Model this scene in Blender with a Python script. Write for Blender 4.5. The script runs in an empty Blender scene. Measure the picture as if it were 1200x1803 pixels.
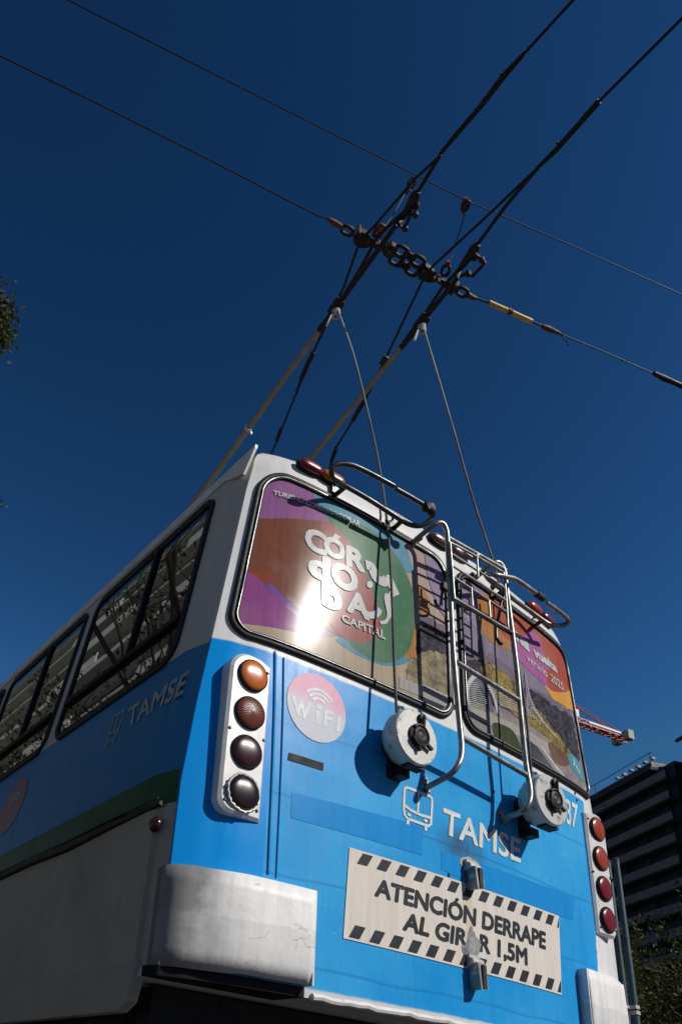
import bpy, bmesh, math, random
from mathutils import Vector, Matrix, geometry
random.seed(7)
SC = bpy.context.scene
COL = SC.collection
R = math.radians
SUN_EL, SUN_AZ = 35.5, 151

# ------------------------------------------------------------------ camera model (surveyed from the photograph)
CAMP = Vector((-2.4069, -1.8585, 0.65)); YAW, PITCH, ROLL, FL = 0.6113, 0.4487, -0.0845, 1407.75
PX0, PY0 = 600-162.26, 901.5+389.82
_f = Vector((math.sin(YAW)*math.cos(PITCH), math.cos(YAW)*math.cos(PITCH), math.sin(PITCH)))
_r = _f.cross(Vector((0,0,1))).normalized(); _d = _f.cross(_r)
_c, _s = math.cos(ROLL), math.sin(ROLL)
AX = _c*_r+_s*_d; AY = -_s*_r+_c*_d; AZ = _f
cd = bpy.data.cameras.new('camera'); co = bpy.data.objects.new('camera', cd); COL.objects.link(co)
cd.sensor_fit = 'VERTICAL'; cd.sensor_height = 36; cd.lens = FL/1803*36
cd.shift_x = 162.26/1803; cd.shift_y = 389.82/1803; cd.clip_end = 5000; cd.clip_start = .05
m = Matrix((AX, -AY, -AZ)).transposed().to_4x4(); m.translation = CAMP; co.matrix_world = m
SC.camera = co
def ray(px, py): return AX*((px-PX0)/FL)+AY*((py-PY0)/FL)+AZ
def U(px, py, ax, v):
    d = ray(px, py); return CAMP+d*((v-CAMP[ax])/d[ax])
def at_dist(px, py, dist):
    d = ray(px, py); return CAMP+d*(dist/math.hypot(d.x, d.y))

# ------------------------------------------------------------------ bus surface functions
def interp(x, T):
    if x <= T[0][0]: return T[0][1]
    for (a, b), (c, d) in zip(T, T[1:]):
        if x <= c: return b+(d-b)*(x-a)/(c-a)
    return T[-1][1]
WZ = [(0.5,1.25),(1.6,1.25),(1.9,1.225),(2.2,1.19),(2.5,1.155),(2.9,1.11),(3.03,1.088)]
_P0 = [(0,.07),(.25,.073),(.5,.083),(.75,.099),(.95,.118),(1.05,.134),(1.10,.147),(1.15,.161),(1.218,.188)]
def _cat(P, n=5):
    out = []
    for i in range(len(P)-1):
        p0 = P[max(i-1,0)]; p1 = P[i]; p2 = P[i+1]; p3 = P[min(i+2,len(P)-1)]
        for k in range(n):
            t = k/n
            out.append(tuple(.5*((2*b)+(c-a)*t+(2*a-5*b+4*c-d)*t*t+(3*b-a-3*c+d)*t**3) for a,b,c,d in zip(p0,p1,p2,p3)))
    return out+[P[-1]]
PR = _cat(_P0)+[(1.232,.236),(1.25,.31)]
def wz(z): return interp(z, WZ)
def prof(x): return interp(abs(x), PR)
def S2(x, z): return prof(x*1.25/wz(z))
def rear(px, py, off=0.):
    d = ray(px, py); t = 1.; hi = 12.
    while t < 12:
        P = CAMP+d*t
        if P.y > S2(P.x, P.z)-off: hi = t; break
        t += .02
    lo = hi-.02
    for _ in range(25):
        mm = (lo+hi)/2; P = CAMP+d*mm
        if P.y > S2(P.x, P.z)-off: hi = mm
        else: lo = mm
    return CAMP+d*hi
def side(px, py, off=0.):
    x = -1.2
    for _ in range(25):
        P = U(px, py, 0, x); x = -wz(P.z)-off
    return P

# ------------------------------------------------------------------ materials
class NT:
    def __init__(s, name):
        s.m = bpy.data.materials.new(name); s.m.use_nodes = True; s.n = s.m.node_tree.nodes; s.l = s.m.node_tree.links
        s.b = s.n['Principled BSDF']; s.tc = s.n.new('ShaderNodeTexCoord'); s._xyz = None
    def mp(s, scale=(1,1,1), rot=(0,0,0)):
        k = s.n.new('ShaderNodeMapping'); k.inputs['Scale'].default_value = scale; k.inputs['Rotation'].default_value = rot
        s.l.new(s.tc.outputs['Object'], k.inputs[0]); return k.outputs[0]
    def noise(s, sc, det=4, rough=.55, vec=None, dist=0):
        k = s.n.new('ShaderNodeTexNoise'); k.inputs['Scale'].default_value = sc; k.inputs['Detail'].default_value = det
        k.inputs['Roughness'].default_value = rough; k.inputs['Distortion'].default_value = dist
        s.l.new(vec or s.tc.outputs['Object'], k.inputs['Vector']); return k.outputs['Fac']
    def ramp(s, fac, stops):
        k = s.n.new('ShaderNodeValToRGB'); e = k.color_ramp.elements
        e[0].position, e[0].color = stops[0][0], c4(stops[0][1]); e[1].position, e[1].color = stops[-1][0], c4(stops[-1][1])
        for p, c in stops[1:-1]:
            q = e.new(p); q.color = c4(c)
        s.l.new(fac, k.inputs[0]); return k.outputs[0]
    def mix(s, fac, a, b, mode='MIX'):
        k = s.n.new('ShaderNodeMix'); k.data_type = 'RGBA'; k.blend_type = mode
        s.put(fac, k.inputs[0]); s.put(a, k.inputs[6]); s.put(b, k.inputs[7]); return k.outputs[2]
    def put(s, v, sock):
        if hasattr(v, 'is_linked') or hasattr(v, 'links'): s.l.new(v, sock)
        elif isinstance(v, (tuple, list)) and len(v) == 3 and sock.type == 'RGBA': sock.default_value = (*v, 1)
        else: sock.default_value = v
    def math(s, op, a, b=0., c=0.):
        k = s.n.new('ShaderNodeMath'); k.operation = op; s.put(a, k.inputs[0]); s.put(b, k.inputs[1]); s.put(c, k.inputs[2]); return k.outputs[0]
    def xyz(s):
        if not s._xyz:
            s._xyz = s.n.new('ShaderNodeSeparateXYZ'); s.l.new(s.tc.outputs['Object'], s._xyz.inputs[0])
        return s._xyz.outputs
    def step(s, v, edge, soft=.004):   # 1 when v > edge
        k = s.n.new('ShaderNodeMapRange'); k.inputs[1].default_value = 0; k.inputs[2].default_value = 1
        s.put(v, k.inputs[0])
        k.inputs[1].default_value = edge-soft; k.inputs[2].default_value = edge+soft
        return k.outputs[0]
    def bump(s, h, strength=.2, dist=.01):
        k = s.n.new('ShaderNodeBump'); k.inputs['Strength'].default_value = strength; k.inputs['Distance'].default_value = dist
        s.l.new(h, k.inputs['Height']); s.l.new(k.outputs[0], s.b.inputs['Normal'])
    def set(s, **k):
        nm = dict(col='Base Color', rough='Roughness', metal='Metallic', spec='Specular IOR Level', coat='Coat Weight', coatr='Coat Roughness',
                  trans='Transmission Weight', ior='IOR', alpha='Alpha', em='Emission Color', ems='Emission Strength')
        for a, v in k.items(): s.put(v, s.b.inputs[nm[a]])
        return s.m
def c4(c): return (*c, 1) if len(c) == 3 else c
def g3(v): return (v, v, v)
def simple(name, col, rough=.5, metal=0., var=.25, sc=12, bump=0, **k):
    t = NT(name); f = t.noise(sc, 5, .6)
    col2 = t.ramp(f, [(.3, tuple(c*(1-var) for c in col)), (.7, tuple(min(1, c*(1+var*.5)) for c in col))])
    t.set(col=col2, metal=metal, **k)
    t.set(rough=t.ramp(t.noise(sc*2.3, 3), [(.3, g3(max(0, rough-.08))), (.7, g3(min(1, rough+.1)))]))
    if bump: t.bump(f, bump, .004)
    return t.m

def film_mat(name, col, var=.10, rough=.2):
    t = NT(name); col = tuple(a*.76 for a in col)
    f = t.noise(60, 3, .6, t.mp((1,1,.05)))
    g = t.noise(4, 5, .6)
    c = t.mix(t.ramp(f, [(.35, g3(0)), (.7, g3(1))]), tuple(a*(1-var) for a in col), tuple(min(1, a*(1+var)) for a in col))
    c = t.mix(t.ramp(g, [(.45, g3(0)), (.85, g3(.22))]), c, (.45, .42, .38))
    t.set(col=c, spec=.032, rough=.175, coat=.018, coatr=.055)
    return t.m

M = {}
def build_materials():
    # painted body: colour zones of the paint scheme
    t = NT('body_paint'); X, Y, Z = t.xyz()
    jit = t.math('MULTIPLY_ADD', t.noise(45, 3), .02, -.01)
    jz = t.math('ADD', Z, t.math('MULTIPLY_ADD', t.noise(20, 3), .008, -.004))
    big = t.noise(1.3, 5, .6); fine = t.noise(26, 6, .7, t.mp((1,1,.12))); spk = t.noise(90, 4, .7)
    scr = t.noise(14, 6, .75, t.mp((.35,.35,2.2), (0,.2,0)))
    white = t.mix(t.ramp(fine, [(.4, g3(0)), (.75, g3(.4))]), (.66,.65,.63), (.40,.39,.36))
    white = t.mix(t.ramp(big, [(.5, g3(0)), (.8, g3(.5))]), white, (.42,.41,.39))
    blue_a = t.mix(t.ramp(big, [(.35, g3(0)), (.7, g3(1))]), (.009,.240,.555), (.048,.350,.65))
    blue_a = t.mix(t.ramp(fine, [(.5, g3(0)), (.8, g3(.45))]), blue_a, (.01,.17,.42))
    blue_a = t.mix(t.ramp(scr, [(.58, g3(0)), (.74, g3(.22))]), blue_a, (.22,.44,.66))
    blue_b = t.mix(t.ramp(fine, [(.45, g3(0)), (.8, g3(.4))]), (.001,.230,.60), (.005,.15,.40))
    left = t.math('SUBTRACT', 1, t.step(X, -.925, .002))
    chip = t.math('MULTIPLY', t.math('GREATER_THAN', t.noise(70, 3, .6, t.mp((1,1,1.6))), .735), .75); blue_a = t.mix(chip, blue_a, (.45,.58,.70))
    lns = t.n.new('ShaderNodeTexWave'); lns.bands_direction = 'Z'; lns.inputs['Scale'].default_value = 1.15; lns.inputs['Distortion'].default_value = 1.2; lns.inputs['Detail'].default_value = 3; lns.inputs['Detail Scale'].default_value = .8
    t.l.new(t.tc.outputs['Object'], lns.inputs[0]); ln_ = t.math('MULTIPLY', t.math('LESS_THAN', lns.outputs['Fac'], .0035), .35); blue_a = t.mix(ln_, blue_a, (.01,.12,.30))
    drip = t.noise(9, 6, .75, t.mp((2.2,1,.16))); blue_a = t.mix(t.ramp(drip, [(.56, g3(0)), (.78, g3(.55))]), blue_a, (.012,.13,.30))
    blue = t.mix(left, blue_a, blue_b)
    # long horizontal sign shadows of removed stickers: faint rectangular patches
    green = (.005,.065,.03)
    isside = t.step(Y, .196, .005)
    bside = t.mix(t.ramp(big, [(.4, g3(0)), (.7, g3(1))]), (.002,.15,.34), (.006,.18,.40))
    rc = t.mix(t.step(jz, 2.162), blue, white)
    strip = t.step(t.math('ADD', t.math('ADD', X, jit), t.math('MULTIPLY', Z, -.0768)), .8345, .001)
    rc = t.mix(strip, rc, white)
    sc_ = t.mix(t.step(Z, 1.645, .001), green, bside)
    sc_ = t.mix(t.step(Z, 2.143, .001), sc_, t.mix(.5, white, (.22,.21,.20)))  # same white as the rear, greyed here to put the side's shade into the colour
    skirt = t.mix(t.ramp(fine, [(.35, g3(0)), (.75, g3(1))]), (.37,.35,.28), (.31,.295,.235))
    skirt = t.mix(t.ramp(t.noise(2.2, 7, .65), [(.42, g3(0)), (.72, g3(.6))]), skirt, (.20,.185,.15))
    sc_ = t.mix(t.step(Z, 1.53, .001), skirt, sc_)
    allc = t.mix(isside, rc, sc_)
    allc = t.mix(t.math('SUBTRACT', 1, t.step(jz, 1.028)), allc, (.5,.49,.46))
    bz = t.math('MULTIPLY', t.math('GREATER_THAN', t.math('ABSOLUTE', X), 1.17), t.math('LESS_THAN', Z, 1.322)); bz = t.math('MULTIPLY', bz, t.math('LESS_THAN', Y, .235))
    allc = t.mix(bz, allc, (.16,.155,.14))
    # grime specks, and a soot stain above the latch
    allc = t.mix(t.ramp(spk, [(.70, g3(0)), (.80, g3(.55))]), allc, (.10,.10,.10))
    dx = t.math('MULTIPLY', X, 6.); dz = t.math('MULTIPLY', t.math('SUBTRACT', Z, 1.66), 11.)
    rr = t.math('ADD', t.math('MULTIPLY', dx, dx), t.math('MULTIPLY', dz, dz))
    st = t.math('MULTIPLY', t.math('SUBTRACT', 1, rr), t.math('MULTIPLY', fine, 1.5)); st = t.math('MAXIMUM', st, 0)
    allc = t.mix(t.math('MULTIPLY', st, .9), allc, (.03,.05,.07))
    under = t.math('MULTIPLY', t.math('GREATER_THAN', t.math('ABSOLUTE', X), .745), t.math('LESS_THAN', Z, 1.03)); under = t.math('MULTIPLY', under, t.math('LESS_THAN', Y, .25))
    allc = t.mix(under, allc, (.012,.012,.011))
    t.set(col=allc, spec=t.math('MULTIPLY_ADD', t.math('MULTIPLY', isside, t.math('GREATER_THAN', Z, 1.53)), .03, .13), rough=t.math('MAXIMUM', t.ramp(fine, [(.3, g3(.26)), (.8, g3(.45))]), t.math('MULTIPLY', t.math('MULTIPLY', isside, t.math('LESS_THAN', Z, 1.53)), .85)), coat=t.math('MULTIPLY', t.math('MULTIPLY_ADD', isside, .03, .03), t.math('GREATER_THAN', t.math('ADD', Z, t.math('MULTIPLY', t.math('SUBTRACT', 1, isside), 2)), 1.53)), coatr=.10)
    wob = t.noise(2.6, 2, .5); k = t.math('ADD', t.math('MULTIPLY', wob, 1.0), t.math('MULTIPLY', scr, .03))
    t.bump(k, .32, .02)
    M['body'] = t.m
    M['white'] = simple('white_paint', (.62,.61,.58), .35, var=.22, sc=9, spec=.5, coat=.2, coatr=.2)
    M['greyrust'] = simple('worn_metal', (.30,.29,.27), .42, .5, .5, 24, .2)
    # bumper: white with soot, streaks and cracked paint
    t = NT('bumper_paint'); X, Y, Z = t.xyz()
    vert = t.noise(30, 6, .7, t.mp((1,1,.08))); cl = t.noise(5, 5, .6)
    c = t.mix(t.ramp(vert, [(.42, g3(0)), (.75, g3(.55))]), (.74,.73,.70), (.44,.43,.40))
    c = t.mix(t.ramp(cl, [(.52, g3(0)), (.75, g3(.45))]), c, (.42,.41,.38))
    soot = t.math('SUBTRACT', 1, t.step(t.math('ADD', X, t.math('MULTIPLY_ADD', cl, .40, -.20)), -1.10, .09))
    c = t.mix(t.math('MULTIPLY', soot, .78), c, (.05,.05,.05))
    low = t.math('SUBTRACT', 1, t.step(t.math('ADD', Z, t.math('MULTIPLY_ADD', cl, .03, -.015)), 1.185, .004))
    c = t.mix(t.math('MULTIPLY', low, .25), c, (.3,.3,.29))
    vo = t.n.new('ShaderNodeTexVoronoi'); vo.feature = 'DISTANCE_TO_EDGE'; vo.inputs['Scale'].default_value = 9
    wv = t.n.new('ShaderNodeVectorMath'); wv.operation = 'ADD'
    nz = t.n.new('ShaderNodeTexNoise'); nz.inputs['Scale'].default_value = 9; nz.inputs['Detail'].default_value = 5
    t.l.new(t.tc.outputs['Object'], nz.inputs['Vector']); sm = t.n.new('ShaderNodeVectorMath'); sm.operation = 'SCALE'; sm.inputs['Scale'].default_value = .16
    t.l.new(nz.outputs['Color'], sm.inputs[0]); t.l.new(sm.outputs[0], wv.inputs[0]); t.l.new(t.tc.outputs['Object'], wv.inputs[1]); t.l.new(wv.outputs[0], vo.inputs['Vector'])
    crack = t.math('LESS_THAN', vo.outputs['Distance'], .0045)
    crack = t.math('MULTIPLY', crack, t.math('GREATER_THAN', t.noise(6.5, 2), .60))
    c = t.mix(crack, c, (.05,.05,.05))
    sc2 = t.noise(11, 8, .8, t.mp((.7,1,1.6), (0,.6,0))); c = t.mix(t.ramp(sc2, [(.57, g3(0)), (.66, g3(.6))]), c, (.22,.215,.2))
    t.set(col=c, rough=.45, spec=.2); t.bump(t.math('SUBTRACT', cl, t.math('MULTIPLY', crack, .5)), .35, .012)
    M['bumper'] = t.m
    M['side_skirt'] = simple('skirt_paint', (.33,.31,.25), .85, spec=.1, var=.12, sc=6, bump=.1)
    M['rubber'] = simple('black_rubber', (.012,.012,.013), .5, var=.3, spec=.25)
    M['black'] = simple('matt_black', (.014,.014,.015), .6, spec=.2)
    M['soot'] = simple('chassis_black', (.012,.011,.010), .8)
    M['chrome'] = simple('bright_trim', (.5,.5,.49), .38, 1., .2, 30)
    M['steel'] = simple('galvanised_tube', (.27,.265,.25), .40, .75, .45, 18, .15)
    M['darksteel'] = simple('dark_tube', (.07,.07,.068), .33, .7, .5, 18, .1)
    M['castiron'] = simple('dark_cast_iron', (.016,.012,.010), .6, .3, .4, 40, .3)
    M['rustiron'] = simple('rusty_iron', (.11,.055,.03), .65, .3, .5, 30, .3)
    M['wire'] = simple('copper_wire', (.010,.009,.009), .5, .5, .3, 30)
    M['yellowrod'] = simple('yellow_insulator', (.62,.36,.07), .4, 0, .35, 30)
    M['ropelight'] = simple('pale_rope', (.42,.42,.41), .8, 0, .3, 60)
    t = NT('dirty_rope'); Z = t.xyz()[2]
    wvn = t.n.new('ShaderNodeTexWave'); wvn.bands_direction = 'Z'; wvn.inputs['Scale'].default_value = 22; t.l.new(t.tc.outputs['Object'], wvn.inputs[0])
    c = t.mix(t.step(t.math('ADD', Z, t.math('MULTIPLY', t.noise(3), .6)), 4.6, .5), (.085,.085,.08), (.38,.38,.37))
    c = t.mix(wvn.outputs['Fac'], c, (.05,.05,.05)); t.set(col=c, rough=.8); M['rope'] = t.m
    M['pole'] = simple('pole_fibreglass', (.22,.20,.16), .5, 0, .22, 14, .05)
    # reel cover: chipped white paint over dark metal
    t = NT('reel_paint'); a = t.noise(22, 6, .7); b = t.noise(7, 4)
    c = t.mix(t.ramp(a, [(.56, g3(0)), (.64, g3(1))]), (.48,.47,.43), (.13,.12,.105)); c = t.mix(t.ramp(b, [(.4, g3(0)), (.8, g3(.5))]), c, (.38,.37,.34))
    t.set(col=c, rough=.4, metal=.15); t.bump(a, .25, .003); M['reel'] = t.m
    # side glass: dark tinted
    t = NT('tinted_glass'); t.set(col=(.012,.013,.013), rough=.012, spec=1.0, ior=1.75); t.bump(t.noise(1.6, 2), .012, .02); M['glass'] = t.m
    # lenses
    def lens(n, col, dirty=.3):
        t = NT(n); X, Y, Z = t.xyz()
        f = t.noise(16, 4, .6); c = t.mix(t.ramp(f, [(.35, g3(0)), (.75, g3(dirty))]), col, tuple(x*.25+.01 for x in col))
        wv = t.n.new('ShaderNodeTexWave'); wv.bands_direction = 'X'; wv.inputs['Scale'].default_value = 90; t.l.new(t.tc.outputs['Object'], wv.inputs[0])
        t.set(col=c, rough=.26, spec=.4, coat=.15, coatr=.10); t.bump(wv.outputs['Fac'], .10, .002); M[n] = t.m
    lens('amber_lens', (.46,.11,.010)); lens('brown_lens', (.13,.028,.010)); lens('maroon_lens', (.035,.004,.008)); lens('dark_lens', (.012,.003,.005))
    lens('orange_red_lens', (.33,.040,.010)); lens('red_lens', (.17,.006,.008)); lens('crimson_lens', (.17,.007,.018)); lens('pale_lens', (.16,.08,.085), .6)
    # lettering and sign
    M['ink_white'] = simple('white_lettering', (.60,.59,.55), .4, 0, .12, 15, spec=.12)
    M['ink_side'] = simple('faded_lettering', (.30,.33,.33), .4, 0, .2, 15)
    M['ink_dark'] = simple('charcoal_lettering', (.032,.034,.038), .4, 0, .3, 20, spec=.15)
    t = NT('sign_white'); v = t.noise(30, 5, .7, t.mp((1,1,.06))); X, Y, Z = t.xyz()
    c = t.mix(t.ramp(v, [(.42, g3(0)), (.78, g3(.55))]), (.62,.57,.50), (.40,.36,.30))
    yl = t.math('MULTIPLY', t.math('LESS_THAN', t.math('ABSOLUTE', t.math('ADD', X, t.math('MULTIPLY_ADD', t.noise(12, 4), .12, -.07))), .022), .35)
    c = t.mix(yl, c, (.42,.33,.16)); t.set(col=c, rough=.42, spec=.12); M['sign'] = t.m
    # wifi sticker, worn pink
    t = NT('worn_pink_sticker'); a = t.noise(9, 4, .6); X, Y, Z = t.xyz()
    top = t.step(t.math('ADD', Z, t.math('MULTIPLY_ADD', a, .16, -.08)), 2.035, .035)
    c = t.mix(top, (.46,.48,.54), (.60,.27,.38)); c = t.mix(t.ramp(t.noise(14, 5, .7), [(.45, g3(0)), (.7, g3(.6))]), c, (.48,.43,.46))
    t.set(col=c, rough=.4, spec=.12); M['wifi'] = t.m
    M['wifi_ink'] = simple('sticker_lettering', (.58,.60,.60), .4, 0, .12, 20, spec=.12)
    M['pink_side'] = simple('faded_side_sticker', (.20,.10,.14), .35, 0, .3, 10)
    # window film colours
    for n, c in dict(f_mauve=(.30,.125,.29), f_blue=(.085,.29,.40), f_brown=(.205,.078,.048), f_rust=(.30,.075,.035), f_magenta=(.29,.085,.25), f_violet=(.20,.09,.27),
                     f_tan=(.46,.37,.26), f_green=(.075,.19,.105), f_rose=(.32,.085,.08), f_orange=(.44,.20,.065), f_peach=(.46,.34,.30), f_lilac=(.30,.24,.36),
                     f_lilac2=(.24,.20,.27), f_red=(.42,.085,.045), f_pink=(.42,.11,.32), f_gold=(.70,.34,.06), f_teal=(.05,.30,.36), f_white=(.60,.60,.58), f_steel=(.14,.15,.19),
                     f_river=(.20,.19,.21), f_olive=(.065,.075,.04), f_brick=(.17,.085,.055), f_bridge=(.40,.37,.34), f_navy=(.05,.055,.075)).items():
        M[n] = film_mat(n, c)
    def photo(n, A, B, sc, th=.5, C=None):
        t = NT(n); A = tuple(v*.8 for v in A); B = tuple(v*.8 for v in B); a = t.noise(sc*.8, 9, .72, t.mp((1,1,1.2), (0,.5,0)), .4)
        c = t.mix(t.ramp(a, [(th-.13, g3(0)), (th+.13, g3(1))]), A, B)
        c = t.mix(t.ramp(t.noise(sc*4, 5, .8), [(.56, g3(0)), (.66, g3(.75))]), c, tuple(v*.45 for v in A))
        if C: c = t.mix(t.ramp(t.noise(sc*5.5, 4, .8, t.mp((1.3,1,.8))), [(.60, g3(0)), (.67, g3(.85))]), c, tuple(v*.85 for v in C))
        t.set(col=c, spec=.032, rough=.175, coat=.018, coatr=.055); M[n] = t.m
    photo('p_city', (.028,.027,.036), (.10,.085,.09), 26, .54, (.42,.45,.52))
    photo('p_trees', (.045,.040,.035), (.42,.30,.09), 26, .50, (.46,.42,.33))
    photo('p_yellow', (.12,.105,.08), (.38,.32,.19), 26, .50, (.60,.56,.47))
    photo('p_grove', (.06,.055,.06), (.40,.27,.09), 18, .52, (.10,.09,.09))
    photo('p_bank', (.22,.20,.19), (.34,.31,.29), 18, .5, (.10,.09,.09))
    photo('p_haze', (.22,.18,.22), (.14,.12,.14), 14, .5)
build_materials()

# ------------------------------------------------------------------ mesh helpers
class MB:
    def __init__(s): s.v = []; s.f = []; s.mi = []; s.cur = 0; s.sm = []
    def add(s, vs, fs, smooth=True):
        o = len(s.v); s.v += [tuple(v) for v in vs]
        for f in fs: s.f.append([i+o for i in f]); s.mi.append(s.cur); s.sm.append(smooth)
    def box(s, c, h, M3=None):
        vs = []
        for sx in (-1,1):
            for sy in (-1,1):
                for sz in (-1,1):
                    p = Vector((sx*h[0], sy*h[1], sz*h[2]))
                    if M3: p = M3 @ p
                    vs.append(Vector(c)+p)
        s.add(vs, [(0,1,3,2),(4,6,7,5),(0,4,5,1),(2,3,7,6),(0,2,6,4),(1,5,7,3)], False); return s
    def bar(s, a, b, w, h, up=(0,0,1)):
        a = Vector(a); b = Vector(b); d = (b-a); L = d.length; d.normalize()
        x = d.cross(Vector(up)); x = x.normalized() if x.length > 1e-5 else Vector((1,0,0)); z = x.cross(d)
        return s.box((a+b)/2, (w/2, L/2, h/2), Matrix((x, d, z)).transposed())
    def tube(s, P, r, n=10, closed=False, caps=True):
        P = [Vector(p) for p in P]; N = len(P); rs = r if isinstance(r, (list, tuple)) else [r]*N
        vs = []; prev = None
        for i in range(N):
            a = P[i-1] if (i > 0 or closed) else P[i]; b = P[(i+1) % N] if (i < N-1 or closed) else P[i]
            t = (b-a); t = t.normalized() if t.length > 1e-9 else Vector((0,0,1))
            if prev is None:
                u = t.orthogonal().normalized()
            else:
                u = prev-t*prev.dot(t); u = u.normalized() if u.length > 1e-6 else t.orthogonal().normalized()
            prev = u; w = t.cross(u)
            for k in range(n):
                q = 2*math.pi*k/n; vs.append(P[i]+(u*math.cos(q)+w*math.sin(q))*rs[i])
        fs = []
        for i in range(N if closed else N-1):
            j = (i+1) % N
            for k in range(n): k2 = (k+1) % n; fs.append((i*n+k, i*n+k2, j*n+k2, j*n+k))
        if caps and not closed: fs.append(list(range(n))[::-1]); fs.append([(N-1)*n+k for k in range(n)])
        s.add(vs, fs); return s
    def lathe(s, O, axis, prf, n=32, ref=None):
        # prf = [(radius, distance along axis)]
        a = Vector(axis).normalized(); u = (Vector(ref) if ref else a.orthogonal()); u = (u-a*u.dot(a)).normalized(); w = a.cross(u); O = Vector(O); vs = []
        for r, h in prf:
            for k in range(n): q = 2*math.pi*k/n; vs.append(O+a*h+(u*math.cos(q)+w*math.sin(q))*r)
        fs = [(i*n+k, i*n+(k+1) % n, (i+1)*n+(k+1) % n, (i+1)*n+k) for i in range(len(prf)-1) for k in range(n)]
        fs.append(list(range(n))[::-1]); fs.append([(len(prf)-1)*n+k for k in range(n)])
        s.add(vs, fs); return s
    def prism(s, front, back):
        n = len(front); s.add(list(front)+list(back), [list(range(n)), list(range(2*n-1, n-1, -1))]+[(i, i+n, (i+1) % n+n, (i+1) % n) for i in range(n)], False); return s
    def build(s, name, mats, parent=None, auto=35, sub=0):
        me = bpy.data.meshes.new(name); me.from_pydata(s.v, [], s.f); me.update()
        if not isinstance(mats, (list, tuple)): mats = [mats]
        for m_ in mats: me.materials.append(m_)
        for p, i, q in zip(me.polygons, s.mi, s.sm): p.material_index = i; p.use_smooth = q
        bm = bmesh.new(); bm.from_mesh(me)
        for e in bm.edges:
            if len(e.link_faces) == 2 and e.calc_face_angle(0) > R(auto): e.smooth = False
        if auto and s.closed_ok: bmesh.ops.recalc_face_normals(bm, faces=bm.faces)
        bm.to_mesh(me); bm.free()
        o = bpy.data.objects.new(name, me); COL.objects.link(o)
        if parent: adopt(o, parent)
        return o
    closed_ok = True
def adopt(o, p):
    o.parent = p; M_ = Matrix.Identity(4); q = p; chain = []
    while q: chain.append(q); q = q.parent
    for q in reversed(chain): M_ = M_ @ q.matrix_parent_inverse @ q.matrix_basis
    o.matrix_parent_inverse = M_.inverted()
def empty(name, loc, label, cat, group=None):
    o = bpy.data.objects.new(name, None); COL.objects.link(o); o.location = loc; o.empty_display_size = .3
    return tag(o, label, cat, group)
def tag(o, label=None, cat=None, group=None, kind=None):
    if label: o['label'] = label
    if cat: o['category'] = cat
    if group: o['group'] = group
    if kind: o['kind'] = kind
    return o
def spl(P, n=6, closed=True):
    P = [Vector(p) for p in P]; N = len(P); out = []
    for i in range(N if closed else N-1):
        p0 = P[(i-1) % N] if (closed or i > 0) else P[0]; p1 = P[i]; p2 = P[(i+1) % N]; p3 = P[(i+2) % N] if (closed or i < N-2) else P[-1]
        for k in range(n):
            t = k/n; out.append(.5*((2*p1)+(p2-p0)*t+(2*p0-5*p1+4*p2-p3)*t*t+(3*p1-p0-3*p2+p3)*t**3))
    if not closed: out.append(P[-1])
    return out

BUS = empty('trolleybus', (0, 5.4, 0), 'blue and white trolleybus seen from behind, with ladder, rope reels and roof poles', 'trolleybus')
L_SIDE = 11.

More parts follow.
